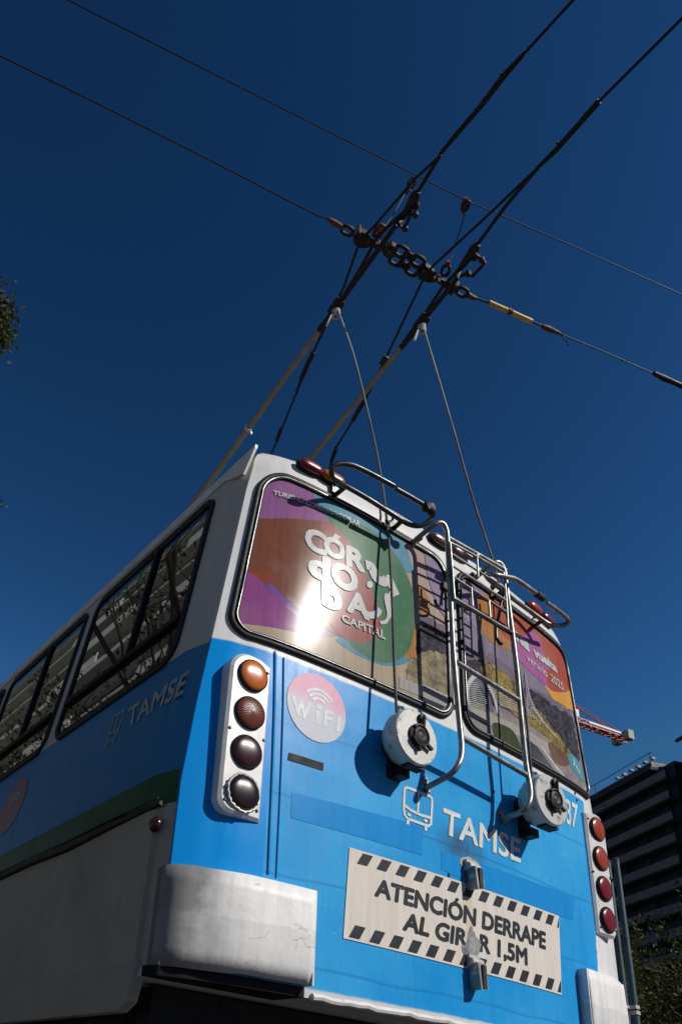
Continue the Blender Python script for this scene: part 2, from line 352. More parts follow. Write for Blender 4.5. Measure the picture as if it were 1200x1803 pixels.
# decal meshes: 2-D triangles on the (x,z) plane of the rear or the (y,z) plane of the side, laid on the surface
class Decal:
    def __init__(s): s.parts = []     # (verts2d, faces, matindex, eps)
    def poly(s, P, mi=0, eps=.002):
        P = [Vector((p[0], p[1])) for p in P]
        tris = geometry.tessellate_polygon([[Vector((p.x, p.y, 0)) for p in P]])
        s.parts.append((P, [tuple(t) for t in tris], mi, eps))
    def stroke(s, P, w, mi=0, eps=.002, closed=False):
        P = [Vector((p[0], p[1])) for p in P]; N = len(P); ws = (w+[w[-1]]*N)[:N] if isinstance(w, list) else [w]*N; L = []; Rr = []
        for i in range(N):
            a = P[i-1] if (i > 0 or closed) else P[i]; b = P[(i+1) % N] if (i < N-1 or closed) else P[i]
            t = (b-a).normalized(); n = Vector((-t.y, t.x)); L.append(P[i]+n*ws[i]/2); Rr.append(P[i]-n*ws[i]/2)
        vs = L+Rr; fs = [(i, (i+1) % N, (i+1) % N+N, i+N) for i in range(N if closed else N-1)]
        s.parts.append((vs, fs, mi, eps))
    def text(s, txt, quad, mi=0, eps=.002, bold=.02, ref=None):
        cu = bpy.data.curves.new('t', 'FONT'); cu.body = txt; cu.size = 1; cu.offset = 0; cu.resolution_u = 4
        o = bpy.data.objects.new('t', cu); COL.objects.link(o); dg = bpy.context.evaluated_depsgraph_get(); dg.update()
        me = bpy.data.meshes.new_from_object(o.evaluated_get(dg)); V = [v.co.copy() for v in me.vertices]; F = [tuple(p.vertices) for p in me.polygons]
        bpy.data.objects.remove(o); bpy.data.curves.remove(cu); bpy.data.meshes.remove(me)
        if not V: return
        x0 = min(v.x for v in V); x1 = max(v.x for v in V); y0, y1 = (-bold, .73+bold) if ref is None else ref
        tl, tr, br, bl = [Vector(q) for q in quad]
        x0 -= bold; x1 += bold; y0, y1 = (-bold, .70+bold) if ref is None else ref
        st = [(0,0)]+[(bold*math.cos(a), bold*math.sin(a)) for a in [k*math.pi/4+.2 for k in range(8)]] if bold > .008 else [(0,0)]
        for i, (ox, oy) in enumerate(st):
            vs = []
            for v in V:
                u = (v.x+ox-x0)/(x1-x0); h = (v.y+oy-y0)/(y1-y0); vs.append((bl*(1-u)+br*u)*(1-h)+(tl*(1-u)+tr*u)*h)
            s.parts.append((vs, F, mi, eps+i*.00002))
    def build(s, name, mats, surf='rear', parent=BUS, stepx=.05, clip=None):
        bm = bmesh.new(); lay = bm.faces.layers.int.new('e'); info = []
        for vs, fs, mi, eps in s.parts:
            bv = [bm.verts.new((v.x, 0, v.y)) for v in vs]; info.append((mi, eps))
            for f in fs:
                try:
                    q = bm.faces.new([bv[i] for i in f]); q[lay] = len(info)-1; q.material_index = mi
                except ValueError: pass
        def cut(co_, no):
            bmesh.ops.bisect_plane(bm, geom=bm.verts[:]+bm.edges[:]+bm.faces[:], dist=1e-6, plane_co=co_, plane_no=no)
        xs = [v.co.x for v in bm.verts]; zs = [v.co.z for v in bm.verts]
        x = math.floor(min(xs)/stepx)*stepx
        if surf == 'rear':
            while x < max(xs): cut((x,0,0), (1,0,0)); x += stepx
        z = math.floor(min(zs)/.1)*.1
        while z < max(zs): cut((0,0,z), (0,0,1)); z += .1
        if clip:
            for (cx, cz), (nx, nz) in clip:
                bmesh.ops.bisect_plane(bm, geom=bm.verts[:]+bm.edges[:]+bm.faces[:], dist=1e-6, plane_co=(cx,0,cz), plane_no=(nx,0,nz), clear_outer=True)
        for v in bm.verts:
            e = info[v.link_faces[0][lay]][1] if v.link_faces else .002
            if surf == 'rear': v.co.y = S2(v.co.x, v.co.z)-e
            else: y = v.co.x; v.co.x = -wz(v.co.z)-e; v.co.y = y
        bm.normal_update()
        for f in bm.faces:
            n = f.normal
            if (surf == 'rear' and n.y > 0) or (surf != 'rear' and n.x > 0): f.normal_flip()
            f.smooth = True
        me = bpy.data.meshes.new(name); bm.to_mesh(me); bm.free()
        for m_ in (mats if isinstance(mats, (list, tuple)) else [mats]): me.materials.append(m_)
        o = bpy.data.objects.new(name, me); COL.objects.link(o)
        if parent: adopt(o, parent)
        return o
def rx(*q): P = rear(*q); return Vector((P.x, P.z))
def sx(*q): P = side(*q); return Vector((P.y, P.z))
def rxs(L): return [rx(*q) for q in L]

# ------------------------------------------------------------------ bus body
def arch_w(z):      # half width of the roof cap at height z
    if z <= 3.03: return wz(z)
    t = (z-3.03)/(ROOF_Z-3.03); return 1.088*max(0, 1-t**2.4)**(1/2.1)
ROOF_Z = 3.345
def build_body():
    zs = [1.0,1.03,1.1,1.2,1.3,1.4,1.5,1.6,1.7,1.8,1.9,2.0,2.1,2.2,2.3,2.4,2.5,2.6,2.7,2.8,2.9,2.97,3.03]+[3.03+(ROOF_Z-3.03)*t for t in (.12,.25,.38,.5,.6,.7,.78,.85,.91,.955,.985)]
    base = [(-x, y) for x, y in reversed(PR)]+[(x, y) for x, y in PR[1:]]
    ys = [.36,.5,.8,1.2,2,3.5,5,7,9,10.6]
    prf_ = [(-1.25, y) for y in reversed(ys)]+base+[(1.25, y) for y in ys]+[(1.2,10.9),(.9,11.05),(0,11.1),(-.9,11.05),(-1.2,10.9)]
    b = MB(); n = len(prf_); vs = []
    for z in zs:
        w = arch_w(z)/1.25; k = max(0, (z-3.03)/(ROOF_Z-3.03)); yo = .26*k**2.6
        for x, y in prf_:
            yy = y+yo*(1 if y < 5 else -1); vs.append((x*w, yy, z))
    fs = [(i*n+k, i*n+(k+1) % n, (i+1)*n+(k+1) % n, (i+1)*n+k) for i in range(len(zs)-1) for k in range(n)]
    fs.append([(len(zs)-1)*n+k for k in range(n)]); fs.append(list(range(n))[::-1])
    b.add(vs, fs); return b.build('body', M['body'], BUS, 32)
BODY = build_body()
# roof gutter flange along both sides, standing proud with a free rear tip
for sgn in (-1, 1):
    b = MB(); L = 10.7; ya = .150 if sgn < 0 else .5
    P = [(ya+.045,2.965),(ya,3.085),(ya,3.102),(L,3.102),(L,3.04),(ya+.2,3.04)]
    def gx(z): return 1.103-.012*max(0, (z-2.95)/.1)
    b.prism([(sgn*gx(z),y,z) for y,z in P], [(sgn*(gx(z)-.011),y,z) for y,z in P]); b.build('roof_gutter', M['white'], BUS)
# lower side skirts below the body
for sgn in (-1, 1):
    b = MB(); P = [(.255,1.04),(.29,.93),(.34,.905),(L_SIDE-.5,.905),(L_SIDE-.5,1.04)]
    b.prism([(sgn*1.252,y,z) for y,z in P], [(sgn*1.215,y,z) for y,z in P]); b.build('side_skirt', M['side_skirt'], BUS)
# rear edge of the side panels: raised vertical seam beside the bumper
b = MB(); b.tube([(-1.251,.268,.95),(-1.252,.268,1.25),(-1.252,.262,1.5)], .004, 6); b.build('panel_seam', M['side_skirt'], BUS)
# black rub trim along the side
b = MB(); yy = [.20+.35*i for i in range(30)]
yy[0] = .238; b.tube([(-1.250+.003*math.sin(i*1.7), y, 1.528+.004*math.sin(i*2.3)+(-.004 if i == 2 else 0)) for i, y in enumerate(yy)], [.008]+[.019]*29, 8)
b.tube([(-1.264, y, 1.541+.003*math.sin(i*2.3)) for i, y in enumerate(yy)], [.002]+[.005]*29, 6)
b.build('rub_rail', M['rubber'], BUS)
b = MB(); b.tube([(1.256, y, 1.528) for y in yy], .019, 8); b.build('rub_rail', M['rubber'], BUS)
# rear lower lip, white and chipped
b = MB(); P = []
for i in range(40):
    x = -.72+1.44*i/39; P.append((x, prof(x)-.006, 1.004+.004*math.sin(i*1.9)*math.sin(i*.7)))
b.tube(P, .012, 8); b.build('lower_lip', M['bumper'], BUS)
# vertical panel joint beside the left lamps
b = MB()
def strip_pts(L): return [Vector(rear(*q))-Vector((0,.003,0)) for q in L]
b.tube(strip_pts([(484,1147),(483,1236),(480,1338),(475,1460),(472,1538)]), .005, 6)
b.tube(strip_pts([(499,1158),(498,1240),(495,1340),(490,1460),(486,1545)]), .003, 6)
b.build('panel_joint', M['body'], BUS)
# right hand white strip gutter line
b = MB(); b.tube([rear(1040,1452), rear(1041,1500), rear(1047,1560), rear(1052,1640)], .004, 6); b.build('drip_line', M['black'], BUS)
# bumper corners
def bumper(sgn):
    xs = [.752,.77,.80,.85,.90,.95,1.0,1.05,1.10,1.14,1.18,1.21,1.235,1.25,1.258,1.262]
    ysf = []
    for x in xs: ysf.append(S2(min(x, 1.25), 1.3)-.045+.025*max(0, (min(x, 1.2)-1.0)/.2))
    xs[-6:] = [1.165,1.187,1.205,1.217,1.225,1.229]; ysf[-6:] = [.136,.148,.162,.180,.203,.236]
    b = MB(); nz = 7; vs = []
    for j in range(nz):
        z = 1.03+(1.325-1.03)*j/(nz-1); bul = .004*math.sin(math.pi*j/(nz-1))
        for x, y in zip(xs, ysf): vs.append((sgn*x, y-bul+(.012 if j == 0 else 0), z-(.004 if x > 1 and j == 0 else 0)))
    n = len(xs); fs = [(j*n+i, j*n+i+1, (j+1)*n+i+1, (j+1)*n+i) for j in range(nz-1) for i in range(n-1)]
    b.add(vs, fs)
    # returns: top, bottom, inner end
    top = [(sgn*x, y, 1.325) for x, y in zip(xs, ysf)]; tb = [(sgn*min(x, 1.2), max(y+.05, .13) if x < 1.2 else .30, 1.325) for x, y in zip(xs, ysf)]
    for A in (0,):
        vs = top+tb; b.add(vs, [(i, i+1, n+i+1, n+i) for i in range(n-1)], False)
    x0, y0 = xs[0], ysf[0]
    b.add([(sgn*x0,y0,1.03),(sgn*x0,y0,1.325),(sgn*(x0+.004),y0+.07,1.325),(sgn*(x0+.004),y0+.07,1.03)], [(0,1,2,3)], False)
    bo = b.build('bumper', M['bumper'], BUS, 40)
    so = bo.modifiers.new('s', 'SOLIDIFY'); so.thickness = .006; so.offset = -1
    return bo
bumper(-1); bumper(1)
# chassis and underside
b = MB(); b.box((0,5.5,.86), (1.14,5.0,.12)); b.build('underbody', M['soot'], BUS)
b = MB()
b.bar((-1.15,.36,.93),(1.15,.36,.93),.08,.12); b.bar((-.5,.4,.90),(-.5,6,.75),.10,.16); b.bar((.5,.4,.90),(.5,6,.75),.10,.16)
b.bar((-1.05,.42,.99),(-.5,.9,.72),.05,.05); b.bar((1.05,.42,.99),(.5,.9,.72),.05,.05); b.bar((-.9,.34,.97),(-.2,.34,.86),.05,.04)
b.build('chassis_frame', M['soot'], BUS)
def wheel(x, y):
    sg = 1 if x > 0 else -1
    b = MB(); b.lathe((x,y,.49),(sg,0,0),[(.27,-.12),(.45,-.14),(.485,-.11),(.49,0),(.485,.10),(.45,.13),(.29,.135),(.27,.10)],40); w = b.build('wheel', M['rubber'], BUS)
    b = MB(); b.lathe((x,y,.49),(sg,0,0),[(.275,-.1),(.275,.10),(.25,.12),(.17,.04),(.12,.05),(.11,.11),(.04,.12)],32); b.build('rim', M['greyrust'], w)
for x in (-1.08, 1.08):
    for y in (3.0, 8.9): wheel(x, y)

# ------------------------------------------------------------------ rear windows
def rrect(u0, u1, z0, z1, rT, rB, n=8):
    P = []
    for cx, cz, r, a0 in ((u1-rT, z1-rT, rT, 0), (u0+rT, z1-rT, rT, 90), (u0+rB, z0+rB, rB, 180), (u1-rB, z0+rB, rB, 270)):
        for k in range(n+1): a = R(a0+90*k/n); P.append((cx+r*math.cos(a), cz+r*math.sin(a)))
    out = []
    for i, p in enumerate(P):      # subdivide the straight runs
        q = P[(i+1) % len(P)]; d = math.hypot(q[0]-p[0], q[1]-p[1]); m_ = max(1, int(d/.06))
        for k in range(m_): out.append((p[0]+(q[0]-p[0])*k/m_, p[1]+(q[1]-p[1])*k/m_))
    return out
def uz(u, z): return (u*wz(z)/1.25, z)
def rear_window(sgn, layers, mats):
    u0, u1 = (-1.186, -.028) if sgn < 0 else (.028, 1.180)
    IN = [uz(*p) for p in rrect(u0+.032, u1-.032, 2.222, 2.995, .10 if sgn < 0 else .07, .075)]
    gl = Decal(); gl.poly(IN, 0, .004)
    w = gl.build('rear_window', M['f_peach'] if sgn < 0 else M['f_lilac2'])
    w['label'] = 'left rear window covered with coloured film' if sgn < 0 else 'right rear window covered with coloured film'
    # convex clip planes of the inner outline
    d = Decal(); cx = sum(p[0] for p in IN)/len(IN); cz = sum(p[1] for p in IN)/len(IN)
    clips = []
    for i, p in enumerate(IN):
        q = IN[(i+1) % len(IN)]; t = Vector((q[0]-p[0], q[1]-p[1]))
        if t.length < 1e-6: continue
        n = Vector((t.y, -t.x)).normalized()
        if n.dot(Vector((cx-p[0], cz-p[1]))) > 0: n = -n
        if clips and (Vector(clips[-1][1])-n).length < .02: continue
        clips.append(((p[0]-n.x*.004, p[1]-n.y*.004), (n.x, n.y)))
    names = []; e = .0048
    for kind, mat, data in layers:
        if mat not in names: names.append(mat)
        mi = names.index(mat)
        if kind == 'P':
            j = 1.7 if mat.startswith('p_') else 0
            d.poly(rxs([(v.x+random.uniform(-j, j), v.y+random.uniform(-j, j)*1.4) for v in spl([(*p, 0) for p in data], 7 if j else 5)]), mi, e)
        elif kind == 'Q': d.poly(rxs(data), mi, e)
        elif kind == 'S': d.stroke(rxs([tuple(v)[:2] for v in spl([(*p, 0) for p in data[0]], 5, False)]), data[1], mi, e)
        elif kind == 'L': d.stroke(rxs(data[0]), data[1], mi, e)
        elif kind == 'T': d.text(data[0], rxs(data[1]), mi, e, data[2], data[3] if len(data) > 3 else None)
        e += .00012
    d.build('window_film', [M[n] for n in names], 'rear', w, clip=clips)
    def path(off_in, dy): return [Vector((x, S2(x, z)-dy, z)) for x, z in [uz(*p) for p in rrect(u0+off_in, u1-off_in, 2.185+off_in, 3.03-off_in, (.125 if sgn < 0 else .09)-off_in*.7, .095-off_in*.7)]]
    b = MB(); b.tube(path(.014, .003), .0125, 8, True); b.build('window_seal', M['rubber'], w, 60)
    b = MB(); b.tube(path(.030, .008), .0075, 8, True); b.build('inner_seal', M['rubber'], w, 60)
    b = MB(); b.tube(path(.0275, .0155), .0018, 6, True); b.build('bright_strip', M['chrome'], w, 60)
    return w
def boxq(x0, x1, y0, h, sl=.43, sv=0.): return [(x0,y0),(x1,y0+sl*(x1-x0)),(x1+sv,y0+sl*(x1-x0)+h),(x0+sv,y0+h)]
LW = [
 ('P','f_mauve',[(400,830),(470,800),(545,850),(565,880),(600,940),(560,980),(430,1010),(380,930)]),
 ('Q','f_tan',[(390,1080),(480,1105),(560,1122),(600,1118),(760,1140),(800,1290),(380,1160)]),
 ('Q','f_blue',[(540,850),(552,875),(580,925),(640,1000),(728,1010),(716,972),(700,930),(620,870)]),
 ('P','f_magenta',[(395,1000),(440,1002),(480,1030),(530,1070),(575,1105),(590,1120),(560,1122),(480,1106),(400,1090),(380,1040)]),
 ('P','f_violet',[(445,1010),(480,1028),(520,1060),(560,1095),(560,1118),(520,1085),(470,1040)]),
 ('P','f_rust',[(380,960),(425,945),(440,980),(470,1010),(470,1030),(430,1005),(390,1002)]),
 ('P','f_brown',[(425,920),(480,914),(540,916),(600,928),(640,980),(662,1040),(668,1090),(650,1120),(610,1128),(560,1100),(510,1060),(470,1022),(440,1000),(424,965)]),
 ('P','f_blue',[(590,1126),(620,1150),(665,1170),(700,1172),(724,1160),(722,1140),(700,1140),(640,1120)]),
 ('P','f_orange',[(700,1130),(722,1100),(742,1110),(738,1150),(712,1160)]),
 ('P','f_green',[(574,905),(610,912),(660,940),(700,985),(724,1040),(728,1095),(720,1140),(700,1162),(672,1168),(640,1155),(612,1130),(640,1100),(650,1060),(630,1000),(600,950)]),
 ('P','f_rose',[(568,918),(600,940),(625,975),(648,1030),(666,1085),(668,1110),(655,1128),(630,1132),(600,1122),(575,1090),(570,1040),(560,990),(560,950)]),
 ('P','f_lilac',[(748,965),(775,975),(800,1010),(800,1090),(775,1080),(758,1040),(748,1000)]),
 ('Q','f_orange',[(733,1030),(742,1036),(755,1060),(752,1094),(738,1084)]),
 ('Q','p_haze',[(737,1082),(760,1090),(768,1098),(800,1110),(800,1140),(736,1120)]),
 ('P','p_city',[(736,1106),(765,1108),(790,1130),(805,1140),(805,1180),(770,1170),(734,1160)]),
 ('P','p_yellow',[(722,1160),(748,1148),(768,1150),(790,1160),(806,1170),(806,1230),(770,1224),(730,1214),(712,1190)]),
 ('Q','f_bridge',[(700,1192),(735,1206),(805,1240),(805,1256),(740,1228),(700,1212)]),
 ('Q','f_navy',[(733,1224),(770,1240),(804,1256),(804,1275),(768,1258)]),
 ('L','f_white',([(736,1205),(805,1236)],.006)),('L','f_white',([(736,1214),(805,1246)],.003)),
]
for i in range(9): LW.append(('L','f_white',([(738+i*8,1196+i*3.7),(740+i*8,1212+i*3.7)],.002)))
LW += [
 ('T','f_white',('C',boxq(534,573,925,42),.05,(-.06,.76))),
 ('T','f_white',('O',boxq(567,605,940,37),.055,(-.06,.76))),
 ('Q','f_white',[(582,948),(587,941),(597,947),(591,953)]),
 ('T','f_white',('R',boxq(606,640,959,38),.055,(-.055,.75))),
 ('T','f_white',('d',boxq(539,579,964,51,.42),.05,(-.06,.80))),
 ('T','f_white',('O',boxq(580,627,984,46),.055,(-.06,.76))),
 ('T','f_white',('b',boxq(563,600,1014,54,.40),.05,(-.06,.80))),
 ('T','f_white',('A',boxq(607,648,1036,42),.05,(-.05,.75))),
 ('S','f_white',([(641,996),(652,1000),(654,1010),(660,1020),(671,1026),(678,1022)],.045)),
 ('Q','f_white',[(677,1014),(685,1014),(700,1048),(688,1053),(679,1050),(684,1040),(674,1026)]),
 ('S','f_white',([(682,1050),(680,1056),(682,1070),(682,1084),(676,1096),(666,1098)],[.016+.03*math.sin(math.pi*min(1,(i+3)/20)) for i in range(26)])),
 ('P','f_white',[(643,1028),(647,1025),(652,1027),(653,1034),(648,1037),(643,1034)]),
 ('S','f_white',([(634,1077),(648,1085),(660,1082),(665,1073)],.03)),
 ('T','f_white',('CAPITAL',[(598,1082),(676,1113),(675,1128),(599,1096)],.03)),
 ('T','f_white',('TURISMO.CORDOBA.GOB.AR',[(479,865),(631,920),(630,929),(478,873)],.04)),
]
RWL = [
 ('Q','f_lilac',[(795,1000),(880,1040),(860,1100),(840,1110),(795,1070)]),
 ('P','f_orange',[(842,1050),(862,1050),(880,1075),(905,1100),(915,1130),(905,1145),(880,1140),(852,1120),(838,1085)]),
 ('P','f_red',[(870,1040),(920,1062),(960,1100),(990,1150),(1010,1210),(1000,1225),(985,1218),(975,1205),(960,1185),(940,1160),(915,1140),(885,1120),(866,1080)]),
 ('P','f_pink',[(896,1128),(915,1125),(925,1118),(938,1125),(950,1142),(962,1170),(972,1200),(970,1212),(950,1200),(920,1172),(900,1150)]),
 ('P','f_pink',[(922,1116),(932,1112),(944,1120),(952,1136),(946,1144),(930,1134)]),
 ('P','f_red',[(960,1180),(985,1190),(992,1205),(988,1218),(975,1218),(962,1204)]),
 ('P','f_gold',[(956,1207),(970,1217),(990,1220),(1005,1218),(1010,1250),(1000,1249),(984,1244),(970,1230)]),
 ('Q','p_haze',[(795,1120),(850,1160),(860,1150),(900,1180),(930,1210),(1000,1250),(1015,1290),(960,1240),(900,1200),(850,1180),(795,1160)]),
 ('Q','f_steel',[(838,1112),(850,1122),(853,1162),(841,1160)]),
 ('P','p_city',[(815,1170),(850,1164),(880,1185),(905,1205),(935,1215),(965,1238),(985,1250),(1002,1262),(1012,1300),(1018,1340),(1000,1335),(980,1310),(955,1290),(925,1270),(880,1245),(840,1240),(815,1240)]),
 ('P','p_trees',[(850,1185),(880,1200),(915,1240),(925,1262),(890,1250),(862,1220)]),
 ('P','p_trees',[(925,1250),(945,1250),(965,1275),(990,1310),(1012,1340),(1014,1356),(1000,1345),(975,1318),(950,1295),(926,1275)]),
 ('P','p_trees',[(850,1165),(875,1178),(900,1200),(925,1235),(928,1268),(905,1262),(880,1235),(855,1200),(845,1180)]),
 ('Q','p_bank',[(810,1228),(860,1246),(920,1272),(960,1300),(1000,1345),(1035,1400),(1000,1390),(900,1340),(810,1290)]),
 ('Q','f_bridge',[(808,1238),(870,1262),(925,1286),(970,1315),(985,1335),(960,1325),(920,1300),(868,1280),(808,1254)]),
 ('P','f_olive',[(864,1275),(885,1278),(902,1290),(915,1318),(918,1340),(895,1330),(872,1310)]),
 ('Q','f_navy',[(922,1298),(945,1318),(975,1360),(990,1385),(960,1372),(930,1345)]),
 ('P','f_brick',[(962,1308),(982,1320),(1000,1342),(990,1350),(972,1340)]),
 ('L','f_white',([(950,1315),(975,1350),(1005,1385)],.012)),
 ('S','f_white',([(822,1242),(820,1215),(828,1196),(840,1190),(852,1200),(866,1226),(874,1256)],.022)),
 ('S','f_steel',([(832,1240),(831,1215),(838,1203),(848,1212),(858,1236),(862,1254)],.035)),
 ('L','f_lilac',([(922,1186),(925,1215),(926,1262)],.022)),
 ('P','f_teal',[(996,1332),(1004,1329),(1014,1340),(1022,1358),(1026,1376),(1016,1370),(1003,1352)]),
 ('S','f_white',([(1006,1337),(1008,1342),(1007,1348)],.012)),
 ('L','f_white',([(1010,1348),(1018,1362)],.010)),
 ('T','f_white',('una',[(890,1098),(929,1133),(930,1151),(892,1115)],.07,(-.07,.56))),
 ('T','f_white',('vuelta',[(934,1136),(975,1170),(979,1187),(937,1157)],.06,(-.07,.78))),
 ('T','f_white',('verano',[(923,1153),(960,1184),(961,1195),(924,1163)],.01,(-.02,.56))),
 ('T','f_white',('2025',[(965,1186),(987,1203),(989,1218),(967,1200)],.015)),
]
for k in range(13):
    a = (836+k*1.6, 1203+k*3.0); bq = (812+k*7.5, 1246+k*3.4)
    RWL.append(('L','f_white',([(850+k*2.0,1206+k*3.0),(876+k*5.5,1205+k*5.2)],.0022)))
    RWL.append(('L','f_white',([a, (808+k*1.0,1205+k*3.8)],.0022)))
for k in range(9): RWL.append(('L','f_white',([(924,1200+k*5),(930+k*6,1262+k*5)],.0022)))
WL = rear_window(-1, LW, None); WR = rear_window(1, RWL, None)

# ------------------------------------------------------------------ side windows
def side_window(y0, y1, first=False):
    z0, z1 = 2.135, 3.0
    def pth(i, dx, r): return [Vector((-wz(z)-dx, y, z)) for y, z in rrect(y0+i, y1-i, z0+i, z1-i, r, r)]
    d = Decal(); d.poly([p for p in rrect(y0+.02, y1-.02, z0+.02, z1-.02, .06, .06)], 0, .003)
    w = d.build('side_window', M['glass'], 'side')
    b = MB(); b.tube(pth(.010, .002, .085), .011, 8, True); b.build('window_frame', M['rubber'], w, 60)
    b = MB(); b.tube(pth(.026, .004, .06), .008, 8, True); b.build('inner_frame', M['black'], w, 60)
    zr = 2.345; ym = y0+(y1-y0)*.42
    b = MB(); b.bar((-wz(zr)-.012, y0+.03, zr), (-wz(zr)-.012, y1-.03, zr), .018, .024); b.build('slide_rail', M['black'], w)
    b = MB(); P = [Vector((-wz(z)-.010, ym, z)) for z in (zr, 2.5, 2.7, 2.9, z1-.04)]
    b.tube(P, .0105, 6); b.build('mullion', M['black'], w, 60)
    zt = 2.965; b = MB(); b.bar((-wz(zt)-.006, y0+.05, zt), (-wz(zt)-.006, y1-.05, zt), .012, .035); b.build('top_rail', M['black'], w)
for k in range(9): side_window(.375+k*1.155, .375+k*1.155+1.06)
# side and rear lettering
BUSICON = lambda d, q, mi=0, e=.0025, w=.012: None
def bus_icon(d, quad, conv, mi=0, e=.0025, w=.011):
    tl, tr, br, bl = [conv(*q) for q in quad]
    def P(u, v): return (bl*(1-u)+br*u)*(1-v)+(tl*(1-u)+tr*u)*v
    d.stroke([P(.12,1),(P(.88,1)),P(.97,.97),P(1,.88),P(1,.12),P(.9,.03),P(.15,.03),P(.03,.12),P(0,.3),P(0,.9),P(.04,.97)], w, mi, e, True)
    d.stroke([P(0,.42),P(.25,.33),P(.6,.29),P(1,.32)], w, mi, e); d.stroke([P(.5,1),P(.5,.31)], w*.9, mi, e)
    for u in (.2, .8): d.poly([P(u+.07*math.cos(a*.7), .17+.05*math.sin(a*.7)) for a in range(9)], mi, e)
    for u in (.16, .82): d.stroke([P(u,.03), P(u,-.14)], w*1.3, mi, e)
d = Decal(); d.text('TAMSE', rxs([(779,1421),(915,1478),(915,1520),(777,1467)]), 0, .0025, .022); d.build('lettering', M['ink_white'])
d = Decal(); bus_icon(d, [(711,1385),(760,1404),(757,1458),(709,1441)], rx); d.build('bus_emblem', M['ink_white'])
d = Decal(); d.text('37', rxs([(994,1405),(1015,1417),(1014,1461),(996,1450)]), 0, .0025, .02); d.build('fleet_number', M['ink_white'])
d = Decal(); d.text('TAMSE', [sx(*q) for q in [(228,1247),(337,1178),(322,1222),(224,1282)]], 0, .003, .02); d.build('lettering', M['ink_side'], 'side')
d = Decal(); bus_icon(d, [(203,1262),(221,1250),(206,1299),(186,1312)], sx, 0, .003, .008); d.build('bus_emblem', M['ink_side'], 'side')
d = Decal(); c0 = sx(22,1418); r_ = .145
d.poly([(c0.x+r_*math.cos(a*math.pi/20), c0.y+r_*math.sin(a*math.pi/20)) for a in range(40)], 0, .002); so = d.build('round_sticker', M['pink_side'], 'side')
d = Decal()
for rr_ in (.03,.055,.08): d.stroke([(c0.x-rr_*math.cos(R(a)), c0.y-.02+rr_*math.sin(R(a))) for a in range(40,141,10)], .012, 0, .003)
d.build('sticker_mark', M['ink_side'], 'side', so)
# wifi sticker
d = Decal(); cx, cz, r_ = -.744, 2.008, .136
d.poly([(cx+r_*.965*math.cos(a*math.pi/24), cz+r_*math.sin(a*math.pi/24)) for a in range(48)], 0, .0022); ws = d.build('round_sticker', M['wifi']); ws['label'] = 'worn pink round WiFi sticker'
d = Decal()
d.text('W', rxs([(512,1222),(548,1237),(541,1270),(516,1258)]), 0, .0028, .055, (-.05,.78))
dt = rx(560.7,1244.5); d.poly([(dt.x+.012*math.cos(a*.6), dt.y+.012*math.sin(a*.6)) for a in range(11)], 0, .0028)
d.stroke(rxs([(559.5,1252),(558.5,1275)]), .02, 0, .0028)
d.text('F', rxs([(570,1247),(587,1254),(583,1282),(568,1279)]), 0, .0028, .04)
d.stroke(rxs([(596,1262),(594,1288)]), .017, 0, .0028)
for rr_ in (.036,.054,.072): d.stroke([(dt.x+rr_*math.cos(R(a)), dt.y-.004+rr_*math.sin(R(a))) for a in range(38,143,8)], .0115, 0, .0028)
d.build('sticker_mark', M['wifi_ink'], 'rear', ws)
d = Decal(); d.poly(rxs([(508,1325),(569,1344),(568,1357),(506,1338)]), 0, .0022); d.build('black_label', M['black'])
for q in ((1011,1397),(1014,1409),(789,1541),(868,1394)):
    P = rear(*q); b = MB(); b.box(P+Vector((0,-.001,0)), (.005,.002,.006)); b.build('rivet', M['black'], BUS)
# faded patches where stickers were: slightly different blue film
t = NT('old_film'); t.set(col=t.mix(t.ramp(t.noise(30,5,.7,t.mp((1,1,.1))), [(.35,g3(0)),(.7,g3(1))]), (.014,.235,.56), (.010,.205,.50)), rough=.3, spec=.12); M['oldfilm'] = t.m
t = NT('new_film'); t.set(col=t.mix(t.ramp(t.noise(30,5,.7,t.mp((1,1,.1))), [(.35,g3(0)),(.7,g3(1))]), (.05,.31,.72), (.04,.26,.62)), rough=.28, coat=.3, coatr=.12); M['newfilm'] = t.m
d = Decal(); d.poly(rxs([(513,1395),(744,1455),(742,1506),(512,1440)]), 0, .0012); d.build('film_patch', M['oldfilm'])
d = Decal(); d.poly(rxs([(776,1498),(1010,1580),(1008,1620),(850,1572),(776,1530)]), 0, .0012); d.build('film_patch', M['oldfilm'])
# warning sign
d = Decal(); Q = rxs([(614,1492),(982,1613),(987,1752),(603,1652)]); d.poly(Q, 0, .003); SG = d.build('warning_sign', M['sign'])
SG['label'] = 'white warning sign with black diagonal stripes'
d = Decal(); tl, tr, br, bl = Q
def SP(u, v): return (bl*(1-u)+br*u)*(1-v)+(tl*(1-u)+tr*u)*v
for k in range(14):
    u = .030+k*.0735
    def cl(x): return min(x, .997)
    if u < .99: d.poly([SP(cl(u),.84), SP(cl(u+.038),.84), SP(cl(u+.058),.975), SP(cl(u+.020),.975)], 0, .0038)
    u = .018+k*.0735
    if u < .99: d.poly([SP(cl(u),.025), SP(cl(u+.038),.025), SP(cl(u+.058),.165), SP(cl(u+.020),.165)], 0, .0038)
d.text('ATENCIÓN DERRAPE', rxs([(661,1545),(959,1641),(959,1673),(657,1578)]), 0, .0038, .045)
d.text('AL GIRAR 1,5M', rxs([(712,1605),(926,1669),(927,1701),(706,1638)]), 0, .0038, .045)
d.build('sign_lettering', M['ink_dark'], 'rear', SG)

